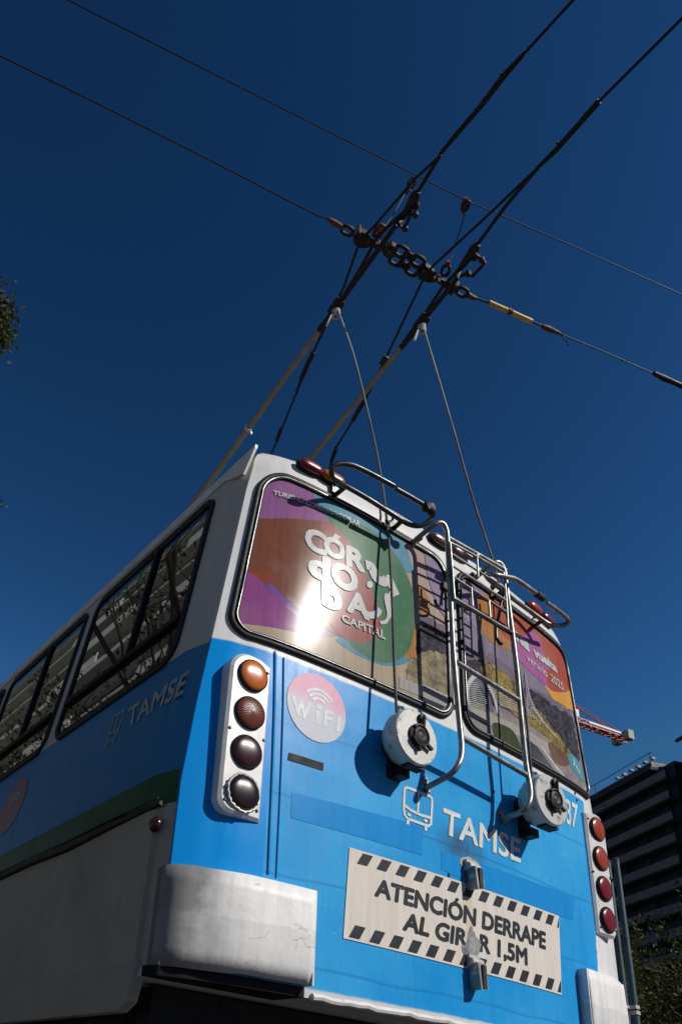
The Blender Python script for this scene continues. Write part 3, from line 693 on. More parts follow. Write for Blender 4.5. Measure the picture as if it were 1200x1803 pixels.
d = Decal(); d.poly([(q.x+random.uniform(-.004,.004), q.y+random.uniform(-.006,.006)) for q in [rx(v.x, v.y) for v in spl([(*p, 0) for p in [(820,1656),(826,1632),(834,1648),(845,1660),(842,1676),(834,1686),(820,1684),(811,1668)]], 4)]], 0, .0046)
d.build('worn_patch', M['greyrust']); d = Decal()
d.poly([(q.x+random.uniform(-.003,.003), q.y+random.uniform(-.003,.003)) for q in [rx(v.x, v.y) for v in spl([(*p, 0) for p in [(808,1514),(816,1508),(832,1512),(842,1526),(838,1536),(812,1526)]], 4)]], 0, .0028)
d.build('worn_patch', M['greyrust'])
# ------------------------------------------------------------------ lamps
def lamp_panel(sgn, cols):
    xi, xo, z0, z1 = .955, 1.122, 1.512, 2.102
    P = [(xi, z0+.01), (xi, z1-.02), (xi+.03, z1-.004)]
    P = [(xi, z0)]+[(xi, z1-.012)]+[(xi+.05, z1)]
    for cx, cz, r_, a0 in ((xo-.07, z1-.07, .07, 90), (xo-.05, z0+.05, .05, 0)):
        for k in range(9): a = R(a0-90*k/8); P.append((cx+r_*math.cos(a), cz+r_*math.sin(a)))
    yf = lambda x: .104-.10*min(x-.955, .075)+.14*max(0, x-1.04)
    def ring(ins, dy):
        cx = (xi+xo)/2; cz = (z0+z1)/2; out = []
        for x, z in P: out.append((sgn*(cx+(x-cx)*(1-ins/.085)), yf(x)+dy, cz+(z-cz)*(1-ins/.3)))
        return out
    b = MB(); R0, R1, R2 = ring(0, .085), ring(0, .010), ring(.010, 0.)
    n = len(P); vs = R0+R1+R2; fs = []
    for j in (0, 1):
        for i in range(n): fs.append((j*n+i, j*n+(i+1) % n, (j+1)*n+(i+1) % n, (j+1)*n+i))
    fs.append([2*n+i for i in range(n)]); b.add(vs, fs)
    pan = b.build('lamp_panel', M['white'], BUS, 25); pan['label'] = ('left' if sgn < 0 else 'right')+' white panel of four round tail lamps'
    for k, c in enumerate(cols):
        z = 2.022-.1445*k; O = Vector((sgn*1.036, yf(1.036)+.004, z)); ax = Vector((sgn*.045, -1, 0))
        b = MB(); b.lathe(O, ax, [(.060,-.002),(.060,.004),(.0565,.009),(.052,.006)], 36); b.build('lamp_gasket', M['black'], pan)
        b = MB(); rr_ = .0535; b.lathe(O, ax, [(rr_,0),(rr_,.008)]+[(rr_*math.cos(R(q)), .007+.011*math.sin(R(q))) for q in (12,25,40,55,70,82,88)], 120)
        if k == 1 and sgn < 0:
            a_ = ax.normalized()
            b.v = [tuple(Vector(v)-a_*(.0008 if (i % 120) % 5 < 2 and 120*2 <= i < 120*8 else 0)) for i, v in enumerate(b.v)]
        b.build('lamp_lens', M[c], pan)
        if k == 3 and sgn < 0:
            b = MB(); PP_ = []
            for a in range(41): q = a*2*math.pi/40; j = .0015*math.sin(a*3.1)+.001*math.cos(a*7.3); PP_.append(O+Vector(((.0625+j)*math.cos(q), -.004, (.0625+j)*math.sin(q))))
            b.tube(PP_[:-1], [.0045+.0015*math.sin(i*2.7) for i in range(40)], 6, True); b.build('lamp_putty', M['reel'], pan)
    for (x, z) in ((.972, 2.06),(.968,1.80),(1.106,1.80),(.975,1.545),(1.10,1.55)):
        b = MB(); b.lathe((sgn*x, yf(x)+.003, z), (0,-1,0), [(.006,0),(.006,.003),(.003,.006)], 10); b.build('screw', M['darksteel'], pan)
lamp_panel(-1, ['amber_lens','brown_lens','maroon_lens','dark_lens']); lamp_panel(1, ['orange_red_lens','orange_red_lens','red_lens','red_lens'])
def clearance(x, z, mat):
    O = Vector((x, S2(x, z)+.004, z)); n = Vector((.12*x, -1, 0)).normalized(); t = Vector((0,0,1)).cross(n).normalized()
    def ell(rx_, rz, h): return [O+n*h+t*(rx_*math.copysign(abs(math.cos(a))**.7, math.cos(a)))+Vector((0,0,1))*(rz*math.copysign(abs(math.sin(a))**.8, math.sin(a))) for a in [2*math.pi*k/24 for k in range(24)]]
    def loft(rings):
        b = MB(); vs = [p for r_ in rings for p in r_]; fs = [(i*24+k, i*24+(k+1) % 24, (i+1)*24+(k+1) % 24, (i+1)*24+k) for i in range(len(rings)-1) for k in range(24)]
        fs.append([(len(rings)-1)*24+k for k in range(24)]); b.add(vs, fs); return b
    base = loft([ell(.066,.030,0), ell(.066,.030,.012), ell(.062,.027,.016)]).build('clearance_lamp', M['black'], BUS)
    loft([ell(.060,.026,.012), ell(.058,.025,.022), ell(.054,.023,.029), ell(.046,.019,.034), ell(.032,.013,.037), ell(.012,.005,.038)]).build('lamp_lens', M[mat], base)
for x, mt in ((-.828,'crimson_lens'),(-.715,'amber_lens'),(-.085,'pale_lens'),(.053,'pale_lens'),(.67,'orange_red_lens'),(.80,'crimson_lens')): clearance(x, 3.112, mt)
# small red marker on the side skirt
P = side(275,1452); b = MB(); b.lathe(P+Vector((.004,0,0)), (-1,0,0), [(.024,0),(.026,.006),(.024,.014),(.016,.022),(.006,.025)], 20); mk = b.build('side_marker_lamp', M['maroon_lens'], BUS)

# ------------------------------------------------------------------ handles, ladder, latches
def latch(px, top, bot):
    a = rear(px, top); c = rear(px+1, bot)
    x = (a.x+c.x)/2; y = .07
    b = MB(); z1, z0 = a.z, c.z; hgt = z1-z0
    b.box((x,y-.008,z1-.02),(.030,.010,.022)); b.lathe((x-.03,y-.022,z1-.024),(1,0,0),[(.014,0),(.014,.06)],12)
    b.box((x,y-.03,z1-.05),(.022,.012,.022))
    lat = b.build('latch', M['reel'], BUS)
    b = MB(); f = [(x-.024,y-.050,z1-.03),(x+.018,y-.050,z1-.03),(x+.022,y-.055,z0+.01),(x-.018,y-.055,z0)]
    bk = [(p[0],y-.004,p[2]) for p in f]; b.prism(f, bk); b.build('latch_lever', M['greyrust'], lat)
    b = MB(); b.box((x+.002,y-.054,(z0+z1)/2-.015),(.010,.004,hgt*.33)); b.build('latch_spring', M['castiron'], lat)
latch(824,1518,1570); latch(829,1684,1746)

def RP(px, py, off): return rear(px, py, off)
lad = MB(); OFF = .125
railL = [RP(726,962,.0), RP(729,953,.02), RP(740,943,.05), RP(755,931,.09), RP(766,923,.115), RP(774,920,.125), RP(781,924,.128), RP(785,933,.128), RP(787,945,.128),
         RP(790,1000,.127), RP(793,1060,.127), RP(797,1140,.127), RP(802,1200,.127), RP(808,1270,.127), RP(812,1310,.133), RP(811,1333,.140), RP(805,1348,.138), RP(796,1360,.122), RP(780,1371,.085), RP(765,1379,.050), RP(750,1387,.01)]
railR = [RP(832,1026,.0), RP(836,1018,.02), RP(848,1007,.05), RP(860,996,.09), RP(868,991,.115), RP(876,990,.125), RP(883,996,.128), RP(887,1006,.128), RP(889,1018,.128),
         RP(894,1060,.127), RP(901,1113,.127), RP(909,1177,.127), RP(915,1245,.127), RP(921,1305,.127), RP(926,1350,.127), RP(933,1392,.140), RP(931,1412,.145), RP(923,1425,.130), RP(910,1433,.095), RP(896,1438,.05), RP(884,1445,.01)]
def smooth(P, n=4): return spl(P, n, False)
def tubeobj(name, P, r, mat, par, n=10, sm=4):
    b = MB(); Q_ = smooth(P, sm) if sm else P; b.tube(Q_, r, n); return b.build(name, M[mat], par, 60)
LAD = tubeobj('ladder', railL, .0116, 'steel', BUS); LAD['label'] = 'tubular steel ladder over the rear windows'
tubeobj('ladder_rail', railR, .0116, 'steel', LAD)
for a, c, o, r_ in (((786,946),(889,1004),.128,.0112),((797,1052),(901,1116),.127,.0112),((803,1166),(914,1234),.127,.0112),((809,1297),(928,1366),.127,.0112)):
    b = MB(); b.tube([RP(*a,o), RP(*c,o)], r_, 10); b.build('ladder_rung', M['steel' if a[1] != 1052 else 'darksteel'], LAD, 60)
for q in ((748,1376),(880,1431)):
    P = rear(*q); b = MB(); b.lathe(P+Vector((0,.002,0)), (0,-1,0), [(.020,0),(.020,.006),(.008,.008),(.008,.014),(.003,.016)], 16); b.tube([P+Vector((0,-.006,0)), P+Vector((.004,-.012,-.05))], .009, 8)
    b.build('mounting_foot', M['greyrust'], LAD)
for q in ((737,949),(829,1013),(866,1034)):
    P = rear(*q); b = MB(); b.lathe(P, (0,-1,0), [(.012,0),(.012,.012),(.006,.018)], 12); b.build('mounting_bolt', M['castiron'], LAD)
# basket frame of thin rods on the ladder
ro = .146
bask = spl([RP(*q,ro) for q in ((795,957),(840,981),(882,1006),(886,1012),(890,1050),(893,1100),(891,1107),(850,1083),(804,1056),(799,1050),(796,1010),(792,960))], 4)
b = MB(); b.tube(bask, .006, 8, True); BK = b.build('basket_frame', M['steel'], LAD, 60)
for a, c in (((794,975),(887,1035)),((796,996),(889,1057)),((798,1016),(890,1077)),((829,1035),(831,1067)),((860,1058),(862,1088)),((839,981),(841,1016))):
    b = MB(); b.tube([RP(*a,ro), RP(*c,ro)], .0052, 8); b.build('basket_rod', M['steel'], BK, 60)
P = RP(839,979,.14); b = MB(); b.lathe(P+Vector((0,.01,0)), (0,-1,0), [(.014,0),(.014,.012),(.010,.02),(.003,.023)], 14); b.box(P+Vector((-.03,.02,-.004)), (.03,.012,.008)); b.build('clamp_bolt', M['steel'], LAD)
# hooks
tubeobj('rope_hook', [RP(789,1000,.11), RP(787,1013,.105), RP(782,1032,.085), RP(777,1048,.065), RP(776,1060,.05), RP(773,1067,.05), RP(768,1065,.06), RP(765,1056,.07)], .0065, 'darksteel', LAD, 8)
b = MB(); b.box(RP(782,1034,.085), (.018,.012,.016)); b.build('hook_clamp', M['castiron'], LAD)
tubeobj('rope_hook', [RP(888,1030,.11), RP(882,1060,.09), RP(876,1090,.08), RP(873,1108,.075), RP(874,1124,.075), RP(880,1134,.085), RP(884,1131,.10)], .0075, 'darksteel', LAD, 8)

# rope guards: bent tube hoops over the window heads
def hoop(name, runs, brackets, mats):
    root = tubeobj(name, runs[0], .0115, mats[0], BUS)
    for r_ in runs[1:]: tubeobj('guard_rail', r_, .0115, mats[0], root)
    for a, c, o in brackets:
        b = MB(); b.tube([RP(*a,o), RP(*c,.0)], .0105, 8); P = rear(*c); b.box(P+Vector((-.012,-.008,.012)), (.018,.008,.018)); b.tube([P+Vector((-.02,-.02,.03)), P+Vector((-.02,-.028,.06))], .006, 6); b.build('guard_bracket', M['darksteel'], root)
    return root
g1 = hoop('rope_guard', [
  [RP(693,856,.172), RP(660,838,.170), RP(630,823,.168), RP(615,818,.165), RP(598,817,.158), RP(587,821,.148), RP(583,830,.135), RP(586,842,.115), RP(597,850,.085), RP(612,858,.068), RP(647,878,.060), RP(680,899,.060), RP(708,917,.065), RP(722,924,.078), RP(738,926,.10), RP(752,920,.12), RP(760,911,.135), RP(762,902,.15), RP(758,895,.165)],
  [RP(697,861,.172), RP(722,875,.172), RP(749,891,.172)]],
  [((609,856),(590,872),.068), ((708,916),(690,933),.065)], ['darksteel'])
g1['label'] = 'dark bent tube rope guard above the left rear window'
P1 = RP(754,894,.172); b = MB(); M3 = Matrix.Rotation(R(-28), 3, 'Y'); b.box(P1, (.026,.016,.014), M3); b.tube([P1+Vector((-.03,0,.01)), P1+Vector((.02,-.004,-.02))], .018, 8); b.build('guard_clamp', M['castiron'], g1)
g2 = hoop('rope_guard', [
  [RP(858,1010,.13), RP(872,1012,.165), RP(892,1016,.17), RP(902,1018,.17), RP(912,1023,.17), RP(935,1039,.17), RP(953,1052,.17)],
  [RP(961,1061,.17), RP(978,1073,.168), RP(992,1084,.160), RP(999,1092,.150), RP(997,1098,.135), RP(988,1101,.118), RP(975,1101,.105), RP(962,1097,.085), RP(935,1078,.065), RP(905,1056,.060), RP(880,1036,.065), RP(862,1022,.085), RP(855,1013,.12)]],
  [((953,1093),(938,1103),.075), ((884,1041),(866,1054),.065)], ['steel'])
g2['label'] = 'steel bent tube rope guard above the right rear window'
b = MB(); b.tube([RP(943,1045,.17), RP(955,1054,.17)], .017, 10); b.build('guard_sleeve', M['castiron'], g2)

# rope retriever reels
def retriever(face, rad, thick, foff, nm):
    F = RP(*face, foff); n = Vector((0,-1,0)); O = Vector((F.x, F.y, F.z)); back = thick
    b = MB(); b.lathe(O-n*back, n, [(rad*.80,-.02),(rad*.86,0),(rad*.97,.008),(rad,.018),(rad,thick-.012),(rad*.985,thick-.004),(rad*.95,thick)], 44)
    d_ = b.build('rope_reel', M['reel'], BUS, 30); d_['label'] = nm
    b = MB(); b.lathe(O, n, [(rad*.42,-.001),(rad*.42,.010),(rad*.36,.014),(rad*.30,.012),(rad*.29,.020),(rad*.20,.024),(rad*.12,.020),(rad*.05,.022)], 28); b.build('reel_hub', M['castiron'], d_, 25)
    b = MB()
    b.tube([O+Vector((rad*.36*math.cos(a), -.018, rad*.36*math.sin(a))) for a in [R(-160+12*k) for k in range(26)]], .006, 6)
    b.bar(O+Vector((rad*.1,-.014,rad*.3)), O+Vector((rad*.18,-.012,rad*.78)), .022, .012); b.lathe(O+Vector((rad*.18,0,rad*.74)), n, [(.017,0),(.017,.014),(.008,.018)], 12)
    b.bar(O+Vector((rad*.3,-.014,-rad*.2)), O+Vector((rad*.58,-.012,-rad*.32)), .014, .010); b.bar(O+Vector((-.01,-.014,-rad*.35)), O+Vector((0,-.012,-rad*.56)), .012, .010)
    b.build('reel_pawl', M['castiron'], d_)
    s_ = S2(O.x, O.z); b = MB()
    b.tube([Vector((O.x, s_+.005, O.z-.01)), Vector((O.x, O.y+thick*.8, O.z-.01))], rad*.45, 14)
    b.bar(Vector((O.x+.0, s_-.010, O.z-rad*.6)), Vector((O.x+.0, s_-.010, O.z-rad*1.2)), .055, .03, (0,1,0)); b.box(Vector((O.x+.01, s_-.03, O.z-rad*1.06)), (.026,.026,.018))
    b.box((O.x+.005, s_-.010, O.z-.01), (.035,.010,rad*.4))
    b.build('reel_bracket', M['castiron'], d_)
    b = MB(); b.box(O+Vector((rad*.10, thick*.48, -rad*.985)), (rad*.38, thick*.28, .006)); b.build('reel_slot', M['black'], d_)
    b = MB(); q0 = O+Vector((-rad*.62, thick*.5, rad*.74)); b.tube([q0+Vector((.0,.01,-.03)), q0, q0+Vector((.008,-.002,.03)), q0+Vector((.03,-.004,.035))], .006, 6); b.build('rope_eye', M['castiron'], d_)
    return O, q0, d_
OL, qL, RL = retriever((734,1297), .112, .072, .128, 'left round rope reel with chipped white cover')
OR, qR, RRr = retriever((971,1408), .112, .082, .155, 'right round rope reel with chipped white cover')

# ------------------------------------------------------------------ trolley poles
def pole_point(A, B, px, py):     # point of line AB seen at image height py
    best = None
    for i in range(2001):
        P = A.lerp(B, i/2000); q = P-CAMP; u = PX0+FL*q.dot(AX)/q.dot(AZ); v = PY0+FL*q.dot(AY)/q.dot(AZ); e = math.hypot(u-px, v-py)
        if best is None or e < best[0]: best = (e, P)
    return best[1]
HZ = 5.5
headL = U(716,367,2,HZ-.05); headR = U(831,453,2,HZ-.05)
baseL = Vector((-.30,4.9,3.45)); baseR = Vector((.30,5.65,3.45))
tipL = U(694,400,2,HZ-.16); tipR = U(803,492,2,HZ-.13)
def trolley_pole(base, tip, head, lab, shpx, arm, dark_px):
    n = 24; kk = (pole_point(base, tip, *dark_px)-base).length/(tip-base).length; b = MB(); b.tube([base.lerp(tip, kk*i/n) for i in range(n+1)], [.033-.017*(kk*i/n)**.8 for i in range(n+1)], 12)
    o = b.build('trolley_pole', M['pole'], BUS, 60); o['label'] = lab
    b = MB(); b.tube([base.lerp(tip, kk-.012+(1.012-kk)*i/6) for i in range(7)], [.0185-.004*i/6 for i in range(7)], 12); b.build('pole_tip', M['castiron'], o, 60)
    b = MB(); b.box(base+Vector((0,.1,-.09)), (.18,.3,.09)); b.tube([base+Vector((0,.3,0)), base+Vector((0,.75,.02))], .05, 10); b.build('pole_base', M['greyrust'], o)
    for k in (.30, .45, .72):
        q = base.lerp(tip, k); b = MB(); b.lathe(q, (tip-base), [(.036-.015*k,-.012),(.036-.015*k,.012)], 10); b.box(q+Vector((.028,0,-.018)), (.006,.006,.009)); b.build('pole_clip', M['reel'], o)
    top, bot = [U(*p, 2, HZ-.03) for p in shpx]
    b = MB(); ax = (top-bot); Ln = ax.length; ax.normalize()
    b.tube([tip, tip.lerp(bot,.6), bot], [.014,.018,.020], 10)
    w_ = [.018,.024,.032,.036,.038,.040,.046,.050,.044,.03]; b.tube([bot+ax*Ln*i/9 for i in range(10)], [x*.62 for x in w_], 10)
    b.lathe(top-ax*.06+Vector((.030,0,-.012)), (1,0,0), [(.020,-.010),(.024,0),(.020,.010)], 14)
    b.build('trolley_shoe', M['castiron'], o)
    b = MB(); A_ = [U(*p, 2, HZ-.08) for p in arm]; b.tube(A_, .011, 8)
    for q in (A_[1], A_[-2]): b.lathe(q-Vector((0,0,.02)), (0,0,1), [(.016,0),(.019,.015),(.016,.03)], 12)
    b.build('shoe_lever', M['castiron'], o)
    return o
TPL = trolley_pole(baseL, tipL, headL, 'left roof pole reaching up to the overhead wire', ((736,337),(706,388)), [(722,374),(731,377),(722,378),(713,401),(704,398)], (582,575))
TPR = trolley_pole(baseR, tipR, headR, 'right roof pole reaching up to the overhead wire', ((841,430),(806,478)), [(835,447),(847,456),(853,462),(845,472),(831,486),(823,481),(806,488)], (722,600))
def rope(knot_px, pole, A, B, q0, via, lab):
    T = pole_point(A, B, *knot_px); N = 48; V = [U(*p, 1, 0) for p in via]
    P = []
    dy0, dy1 = T.y, q0.y
    ctrl = [(knot_px[0], knot_px[1])]+via+[None]
    pts = [T]
    tot = len(via)+1
    # via points are read in the vertical plane through the rope's two ends
    n = Vector((0,0,1)).cross((q0-T)).normalized()
    for p in via:
        d_ = ray(*p); k = (T-CAMP).dot(n)/d_.dot(n); pts.append(CAMP+d_*k)
    pts.append(q0)
    pts = spl(pts, 10, False)
    b = MB(); b.tube(pts, .0062, 6); o = b.build('pull_rope', M['rope'], pole, 60); o['label'] = lab
    b = MB(); ax = (B-A).normalized()
    b.lathe(T, ax, [(.032,-.05),(.036,-.02),(.036,.02),(.032,.05)], 12)
    b.build('rope_collar', M['castiron'], pole)
    b = MB()
    for k in range(5):
        c = T+Vector((.0,-.0,-.035-.012*k)); b.tube([c+Vector((.02*math.cos(a+k), .02*math.sin(a+k), .008*math.sin(a*1.3+k))) for a in [i*.7 for i in range(9)]], .007, 6, True)
    b.tube([T+Vector((0,0,-.05)), T+Vector((-.03,.01,-.10)), T+Vector((-.05,.02,-.19))], .009, 6)
    b.tube([T+Vector((0,0,-.03)), T+Vector((.01,-.01,-.08)), pts[3]], .008, 6)
    b.build('rope_knot', M['ropelight'], pole, 60)
rope((600,547), TPL, baseL, tipL, qL, [(618,612),(642,705),(666,815),(682,930),(690,1060),(694,1180)], 'left pull rope')
rope((745,570), TPR, baseR, tipR, qR, [(765,645),(800,765),(832,880),(866,985),(893,1090),(921,1225)], 'right pull rope')

# ------------------------------------------------------------------ overhead line
def wire_thing(name, label, cat, runs, group=None, mat='wire'):
    # runs = list of (pixel list, z, radius)
    P0 = U(*runs[0][0][0], 2, runs[0][1]); root = None
    for i, (L, z, r_, nm, mt) in enumerate(runs):
        b = MB(); pts = [U(p[0], p[1], 2, z+(p[2] if len(p) > 2 else 0)) for p in L]
        b.tube(pts, r_, 8)
        o = b.build(name if i == 0 else nm, M[mt], root, 60)
        if i == 0: root = tag(o, label, cat, group)
    return root
def extend(a, b_, z, L):
    A = U(*a, 2, z); B = U(*b_, 2, z); return A+(B-A).normalized()*L
def proj(P):
    q = Vector(P)-CAMP; return (PX0+FL*q.dot(AX)/q.dot(AZ), PY0+FL*q.dot(AY)/q.dot(AZ))
def long_wire(name, label, cat, ends, mid, z, r_, group=None):
    A = extend(mid[1], mid[0], z, ends[0]); B = extend(mid[-2], mid[-1], z, ends[1])
    b = MB(); b.tube([A]+[U(*p,2,z) for p in mid]+[B], r_, 8); return tag(b.build(name, M['wire'], None, 60), label, cat, group)
w1 = long_wire('contact_wire', 'left thick overhead wire, entering at the top edge and running to the roof corner', 'wire', (25,40),
   [(1008,0),(925,91),(845,187),(770,278),(733,312),(655,402),(636,420),(630,433),(605,505),(578,562),(540,645),(530,672),(497,752),(488,775),(475,805)], HZ, .0078, 'overhead contact wires')
w2 = long_wire('contact_wire', 'right thick overhead wire, entering at the right edge and running over the bus', 'wire', (25,40),
   [(1200,32),(1055,177),(1010,228),(945,296),(855,382),(762,468),(748,485),(738,505),(705,575),(677,634),(645,700),(618,745),(590,790),(582,816)], HZ, .0078, 'overhead contact wires')
def sub(root, nm, L, z, r_, mt='wire', n=8, sm=False):
    b = MB(); P = [U(p[0], p[1], 2, z+(p[2] if len(p) > 2 else 0)) for p in L]
    b.tube(spl(P, 4, False) if sm else P, r_, n); return b.build(nm, M[mt], root, 60)
# splice sleeves and the guide rails that carry the shoes through the crossing
sub(w1, 'splice_sleeve', [(923,93),(885,135),(848,184)], HZ-.006, [.010,.017,.015]); sub(w1, 'splice_sleeve', [(848,184),(800,240),(775,270)], HZ-.006, [.014,.014,.010])
sub(w2, 'splice_sleeve', [(1054,178),(1010,228)], HZ-.006, [.016,.015]); sub(w2, 'splice_sleeve', [(1010,228),(977,265),(945,296)], HZ-.006, [.015,.015,.010])
sub(w1, 'guide_rail', [(775,272),(737,335),(712,372),(665,415),(636,470),(605,520),(580,556),(562,597)], HZ-.02, .011)
sub(w2, 'guide_rail', [(948,293),(890,362),(840,430),(800,483),(781,502),(745,556),(715,595),(690,632)], HZ-.02, .011)
sub(w1, 'splice_sleeve', [(552,620),(541,642),(530,668)], HZ-.004, .017); sub(w1, 'splice_sleeve', [(530,668),(522,690)], HZ-.004, [.014,.008]); sub(w1, 'splice_sleeve', [(495,754),(487,776)], HZ-.004, .015)
sub(w2, 'splice_sleeve', [(642,704),(631,722),(621,740)], HZ-.004, .017); sub(w2, 'splice_sleeve', [(592,788),(583,812)], HZ-.004, .016)
sub(w2, 'wire_clamp', [(672,640),(680,628)], HZ-.01, .022, 'castiron'); sub(w2, 'wire_clamp', [(676,628),(684,634)], HZ-.02, .014, 'castiron')
for w_, L_ in ((w1, [(884,132),(853,176)]), (w2, [(1032,202),(983,253)])):
    for p in L_: sub(w_, 'clamp_bolt', [(p[0]-4,p[1]-2),(p[0]+2,p[1]+1)], HZ-.004, .007, 'castiron')
# cross span with chain links, hanger plates, yellow insulator
SZ = 5.60
A = extend((555,378),(0,98),SZ,4); b = MB(); b.tube([A]+[U(*p,2,SZ) for p in ((0,98),(200,196),(400,297),(555,378),(582,387))], .0045, 6)
SPAN = tag(b.build('span_wire', M['wire'], None, 60), 'cross span of wire, chain links and plates tied between the two contact wires', 'span wire')
def link(root, cpx, ang, ln=.085, wd=.06, r_=.013, z=SZ, mt='castiron'):
    ln *= .85; wd *= .80; r_ *= .88
    c = U(*cpx, 2, z); e = (U(cpx[0]+10*math.cos(R(ang)), cpx[1]+10*math.sin(R(ang)), 2, z)-c).normalized(); s_ = Vector((0,0,1)).cross(e); s_ = (s_+Vector((0,0,.0))).normalized()
    P = []
    for k in range(20):
        a = 2*math.pi*k/20; x = math.copysign(abs(math.cos(a))**.75, math.cos(a)); y = math.copysign(abs(math.sin(a))**.75, math.sin(a)); P.append(c+e*x*ln/2+s_*y*wd/2)
    b = MB(); b.tube(P, r_, 8, True); return b.build('chain_link', M[mt], root, 60)
def plate(root, L, z=SZ, th=.02):
    P = [U(*p,2,z) for p in L]; b = MB(); b.prism([p+Vector((0,0,th)) for p in P], [p-Vector((0,0,th)) for p in P]); o = b.build('hanger_plate', M['castiron'], root)
    return o
def bolts(root, L, z=SZ-.02):
    for p in L: c = U(*p,2,z); b = MB(); b.lathe(c+Vector((0,0,.05)), (0,0,-1), [(.012,0),(.012,.06),(.009,.07)], 8); b.build('plate_bolt', M['rustiron'], root)
sub(SPAN, 'wire_grip', [(578,386),(588,392),(604,401)], SZ, [.012,.020,.014], 'rustiron'); link(SPAN, (611,406), 28)
plate(SPAN, [(630,402),(646,409),(654,428),(648,433),(634,434),(622,425),(624,417)]); bolts(SPAN, [(632,407),(624,423),(648,424)])
plate(SPAN, [(650,420),(676,434),(674,442),(646,430)], SZ+.0, .012); bolts(SPAN, [(666,434)])
plate(SPAN, [(678,430),(690,428),(700,434),(696,446),(684,452),(674,446),(673,438)]); bolts(SPAN, [(686,441)])
for c in ((706,443),(735,460),(697,458),(725,475)): link(SPAN, c, 30, .10, .075, .015)
for c in ((721,451),(711,467)): link(SPAN, c, 30, .08, .03, .014, SZ+.005)
plate(SPAN, [(749,465),(760,472),(768,484),(764,494),(752,494),(736,488),(735,480)]); bolts(SPAN, [(745,476),(763,487)])
plate(SPAN, [(764,484),(790,496),(786,506),(762,492)], SZ, .012); bolts(SPAN, [(771,493)])
plate(SPAN, [(790,494),(804,494),(808,500),(802,508),(794,517),(784,513),(782,503)]); bolts(SPAN, [(802,501),(791,515)])
link(SPAN, (813,514), 30, .09, .065, .014)
sub(SPAN, 'wire_grip', [(823,519),(832,524),(840,526)], SZ, [.020,.016,.010], 'rustiron')
sub(SPAN, 'wire_stub', [(838,525),(860,533)], SZ, .007); INS = sub(SPAN, 'insulator', [(860,532.5),(897,549),(935,566)], SZ, [.017,.018,.017], 'yellowrod', 12); INS['label'] = 'yellow rod insulator'
sub(SPAN, 'insulator_band', [(893,547),(900,550)], SZ, .021, 'rustiron', 12)
sub(SPAN, 'wire_stub', [(934,565),(956,575)], SZ, .007); sub(SPAN, 'wire_grip', [(954,574),(965,579),(984,587)], SZ, [.014,.020,.012], 'rustiron')
sub(SPAN, 'wire_tail', [(986,589),(993,596),(1000,608)], SZ, .004)
sub(SPAN, 'wire_run', [(984,587),(1070,623),(1150,658)], SZ, .0045); sub(SPAN, 'wire_grip', [(1150,657),(1168,666),(1185,673),(1200,680)], SZ, [.016,.022,.018,.020], 'castiron')
b = MB(); b.tube([U(1198,679,2,SZ), extend((1150,657),(1200,680),SZ,5)], .006, 6); b.build('wire_run', M['wire'], SPAN, 60)
# upper thin wire with two droppers
UZ = 5.98
A = extend((720,300),(120,0),UZ,5); B = extend((820,352),(1200,519),UZ,8)
b = MB(); b.tube([A]+[U(*p,2,UZ) for p in ((120,0),(420,152),(720,302),(820,353),(1000,430),(1200,519))]+[B], .0037, 6)
UP = tag(b.build('carrier_wire', M['wire'], None, 60), 'thin upper wire crossing the sky above the chain span', 'wire')
def dropper(pts, dz0, r_=.004, nm='dropper'):
    b = MB(); n = len(pts)-1; b.tube([U(p[0],p[1],2,UZ-(UZ-SZ-.03)*(i/n)) for i, p in enumerate(pts)], r_, 6); return b.build(nm, M['wire'], UP, 60)
D1 = dropper([(818,377),(808,408),(796,447),(792,458),(787,466)], 0); D2 = dropper([(712,341),(703,358),(692,378),(683,390),(677,402)], 0)
b = MB(); b.tube([U(*p,2,UZ-.01) for p in ((820,348),(817,360),(815,376))], [.014,.022,.010], 8); b.build('eye_bolt', M['rustiron'], D1, 60)
link(D1, (819,362), 110, .07, .05, .010, UZ-.02); link(D1, (784,476), 100, .075, .06, .012, SZ+.05); b = MB(); b.tube([U(*p,2,SZ+.05) for p in ((789,459),(787,466))], .016, 8); b.build('ferrule', M['rustiron'], D1, 60)
link(D2, (724,323), 120, .07, .05, .010, UZ-.01, 'rustiron'); b = MB(); b.tube([U(*p,2,UZ-.03) for p in ((720,331),(713,341))], [.018,.010], 8); b.build('ferrule', M['rustiron'], D2, 60)
link(D2, (667,407), 120, .09, .06, .014, SZ+.03, 'rustiron'); b = MB(); b.tube([U(*p,2,SZ+.03) for p in ((674,399),(670,406),(668,415))], [.014,.024,.014], 10); b.build('ferrule', simple('brown_porcelain', (.25,.07,.02), .25), D2, 60)

# ------------------------------------------------------------------ ground, street
def sheet(name, pts, z, mat, kind='structure'):
    b = MB(); b.add([(x,y,z) for x,y in pts], [list(range(len(pts)))], False); o = b.build(name, mat, None, 0); o['kind'] = kind; return o
t = NT('asphalt'); t.set(col=t.ramp(t.noise(3,8,.7), [(.3,g3(.032)),(.7,g3(.052))]), rough=.85); t.bump(t.noise(120,3), .4, .01); M['asphalt'] = t.m
t = NT('soil'); t.set(col=t.ramp(t.noise(.5,8,.7), [(.3,(.05,.06,.03)),(.7,(.10,.09,.06))]), rough=.95); M['soil'] = t.m
t = NT('paving'); br_ = t.n.new('ShaderNodeTexBrick'); br_.inputs['Scale'].default_value = 2.5; br_.inputs['Color1'].default_value = (.22,.21,.19,1); br_.inputs['Color2'].default_value = (.17,.16,.15,1); br_.inputs['Mortar'].default_value = (.08,.08,.07,1)
t.l.new(t.tc.outputs['Object'], br_.inputs[0]); t.set(col=br_.outputs[0], rough=.8); M['paving'] = t.m
